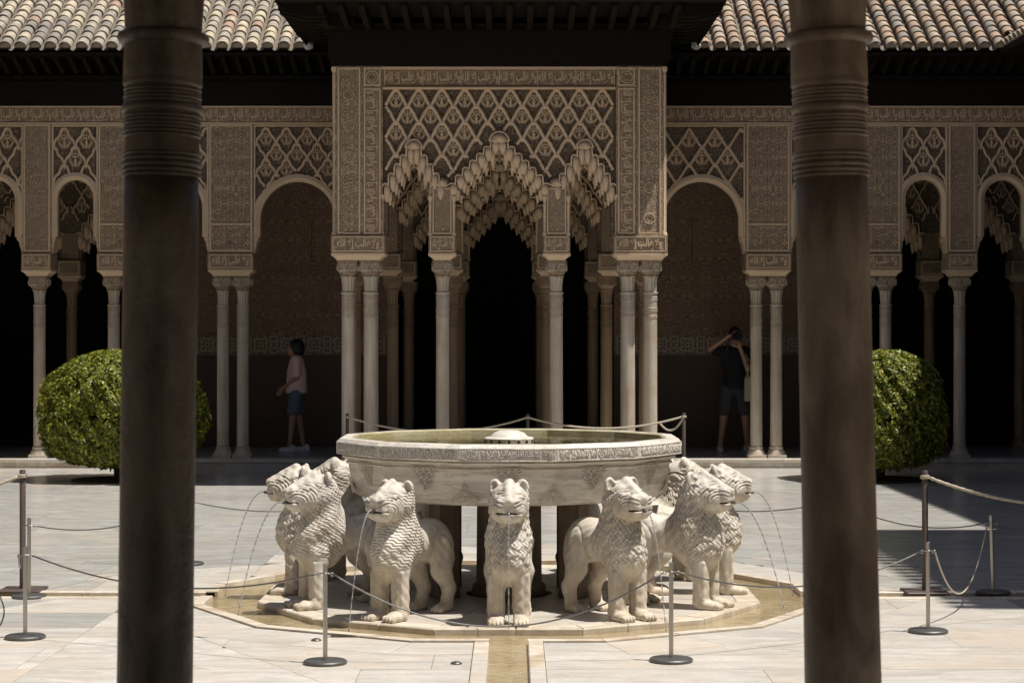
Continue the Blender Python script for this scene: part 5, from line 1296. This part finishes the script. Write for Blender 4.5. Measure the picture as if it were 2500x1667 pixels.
man = person('visitor in black t-shirt and dark shorts raising a camera to his face, legs apart', 3.20, 28.3, FL, .12)
hp = [(c[0],) + c[1:] for c in head_prims((0, -.05, 1.66), 1.02)]
mp_ = hp+[('c', (0, -.02, 1.60), (0, .02, 1.46), .055, .062, .03), ('e', (0, .02, 1.30), (.17, .10, .20), .05), ('e', (0, .02, 1.00), (.15, .10, .15), .05)]
mp_ += [('c', (-.19, .02, 1.43), (-.37, -.06, 1.47), .050, .040, .03), ('c', (-.37, -.06, 1.47), (-.12, -.17, 1.66), .040, .027, .01)]+hand_prims((-.115, -.17, 1.66), (.85, -.25, .05), (0, -.3, 1), .8)
mp_ += [('c', (.19, .02, 1.43), (.17, -.13, 1.18), .050, .040, .03), ('c', (.17, -.13, 1.18), (.045, -.215, 1.46), .040, .028, .01)]+hand_prims((.04, -.215, 1.47), (-.25, -.05, 1), (1, .1, .2), .8)
for k in (-1, 1): mp_ += [('c', (k*.10, .02, .90), (k*.155, .0, .50), .088, .055, .03), ('c', (k*.155, .0, .50), (k*.20, .03, .10), .056, .036, .01), ('c', (k*.20, .03, .10), (k*.20, .02, .05), .037, .04, .01)]
put('body', sdf_mesh('body', mp_, (-.46, -.34, 0), (.30, .22, 1.80), .0115, 'skin'), man)
put('hair', sdf_mesh('hair', [('e', (0, -.02, 1.705), (.086, .102, .090), 0), ('e', (0, .02, 1.66), (.084, .078, .085), .03), ('-e', (0, -.13, 1.635), (.075, .08, .085), .015), ('-b', (0, 0, 1.52), (1, 1, .07), .02)], (-.12, -.16, 1.57), (.12, .14, 1.82), .009, 'hair'), man)
tp = [('e', (0, .02, 1.33), (.205, .130, .200), .04), ('c', (0, .02, 1.20), (0, .02, .95), .155, .165, .06), ('c', (-.14, .02, 1.45), (.14, .02, 1.45), .070, .070, .05), ('c', (-.18, .02, 1.43), (-.30, -.03, 1.455), .072, .068, .03), ('c', (.18, .02, 1.43), (.178, -.08, 1.27), .072, .068, .03), ('-b', (0, 0, .80), (1, 1, .10), .01), ('-b', (0, .0, 1.64), (.062, .08, .12), .02)]
put('tshirt', sdf_mesh('tshirt', tp, (-.42, -.22, .88), (.30, .24, 1.55), .011, 'black', lambda V: .004*np.sin(V[:, 2]*34+V[:, 0]*18)*np.sin(V[:, 1]*26)), man)
sp_ = [('e', (0, .02, .92), (.172, .140, .11), 0)]
for k in (-1, 1): sp_ += [('c', (k*.095, .02, .88), (k*.145, .0, .58), .100, .098, .04)]
sp_ += [('-b', (0, 0, .43), (1, 1, .09), .008)]
put('shorts', sdf_mesh('shorts', sp_, (-.28, -.18, .50), (.28, .20, 1.06), .011, 'grey'), man)
for k in (-1, 1): shoe(man, k*.20, .03, k*.25)
cm = thing('camera', 'black camera with lens and hanging strap held at the face of the man in black', 'camera', (3.21, 28.08, FL+1.645), .12)
MB().bevbox(-.068, .068, -.03, .03, -.045, .045, .008).build('camera_body', 'plastic', cm, auto=30); MB().bevbox(-.025, .025, -.025, .02, .045, .068, .006).build('viewfinder', 'plastic', cm)
MB().lathe([(.034, 0), (.036, .01), (.036, .07), (.033, .085), (.028, .085), (.027, .06), (0, .06)], 20).build('lens', 'plastic', cm, (0, -.03, -.002), (PI/2, 0, 0), auto=40)
MB().tube([(-.07, 0, .02), (-.12, .02, -.10), (-.16, .04, -.26), (-.13, .05, -.36), (-.07, .06, -.30), (-.05, .07, -.15)], .006, 5).build('strap', 'plastic', cm, smooth=True)
bg = thing('tote_bag', 'cream canvas tote bag hanging at the side of the man in black', 'bag', (3.45, 28.16, FL+.72), .12)
rg = []
for zz, hw, hd in ((0, .11, .03), (.03, .125, .05), (.15, .13, .055), (.30, .12, .035), (.36, .115, .012)): rg.append([(a+.008*math.sin(zz*30+i), b, z_+(.02*math.cos(i*2.1) if zz > .3 else 0)) for i, (a, b, z_) in enumerate(squircle(hw, 3.5, zz, 20, hd))])
MB().loft(rg).build('bag_body', 'canvas', bg, smooth=True)
MB().tube([(-.07, 0, .35), (-.09, .0, .52), (-.10, .03, .68), (-.02, .04, .52), (.06, 0, .35)], .012, 6).build('handle', 'canvas', bg, smooth=True)
#PART6
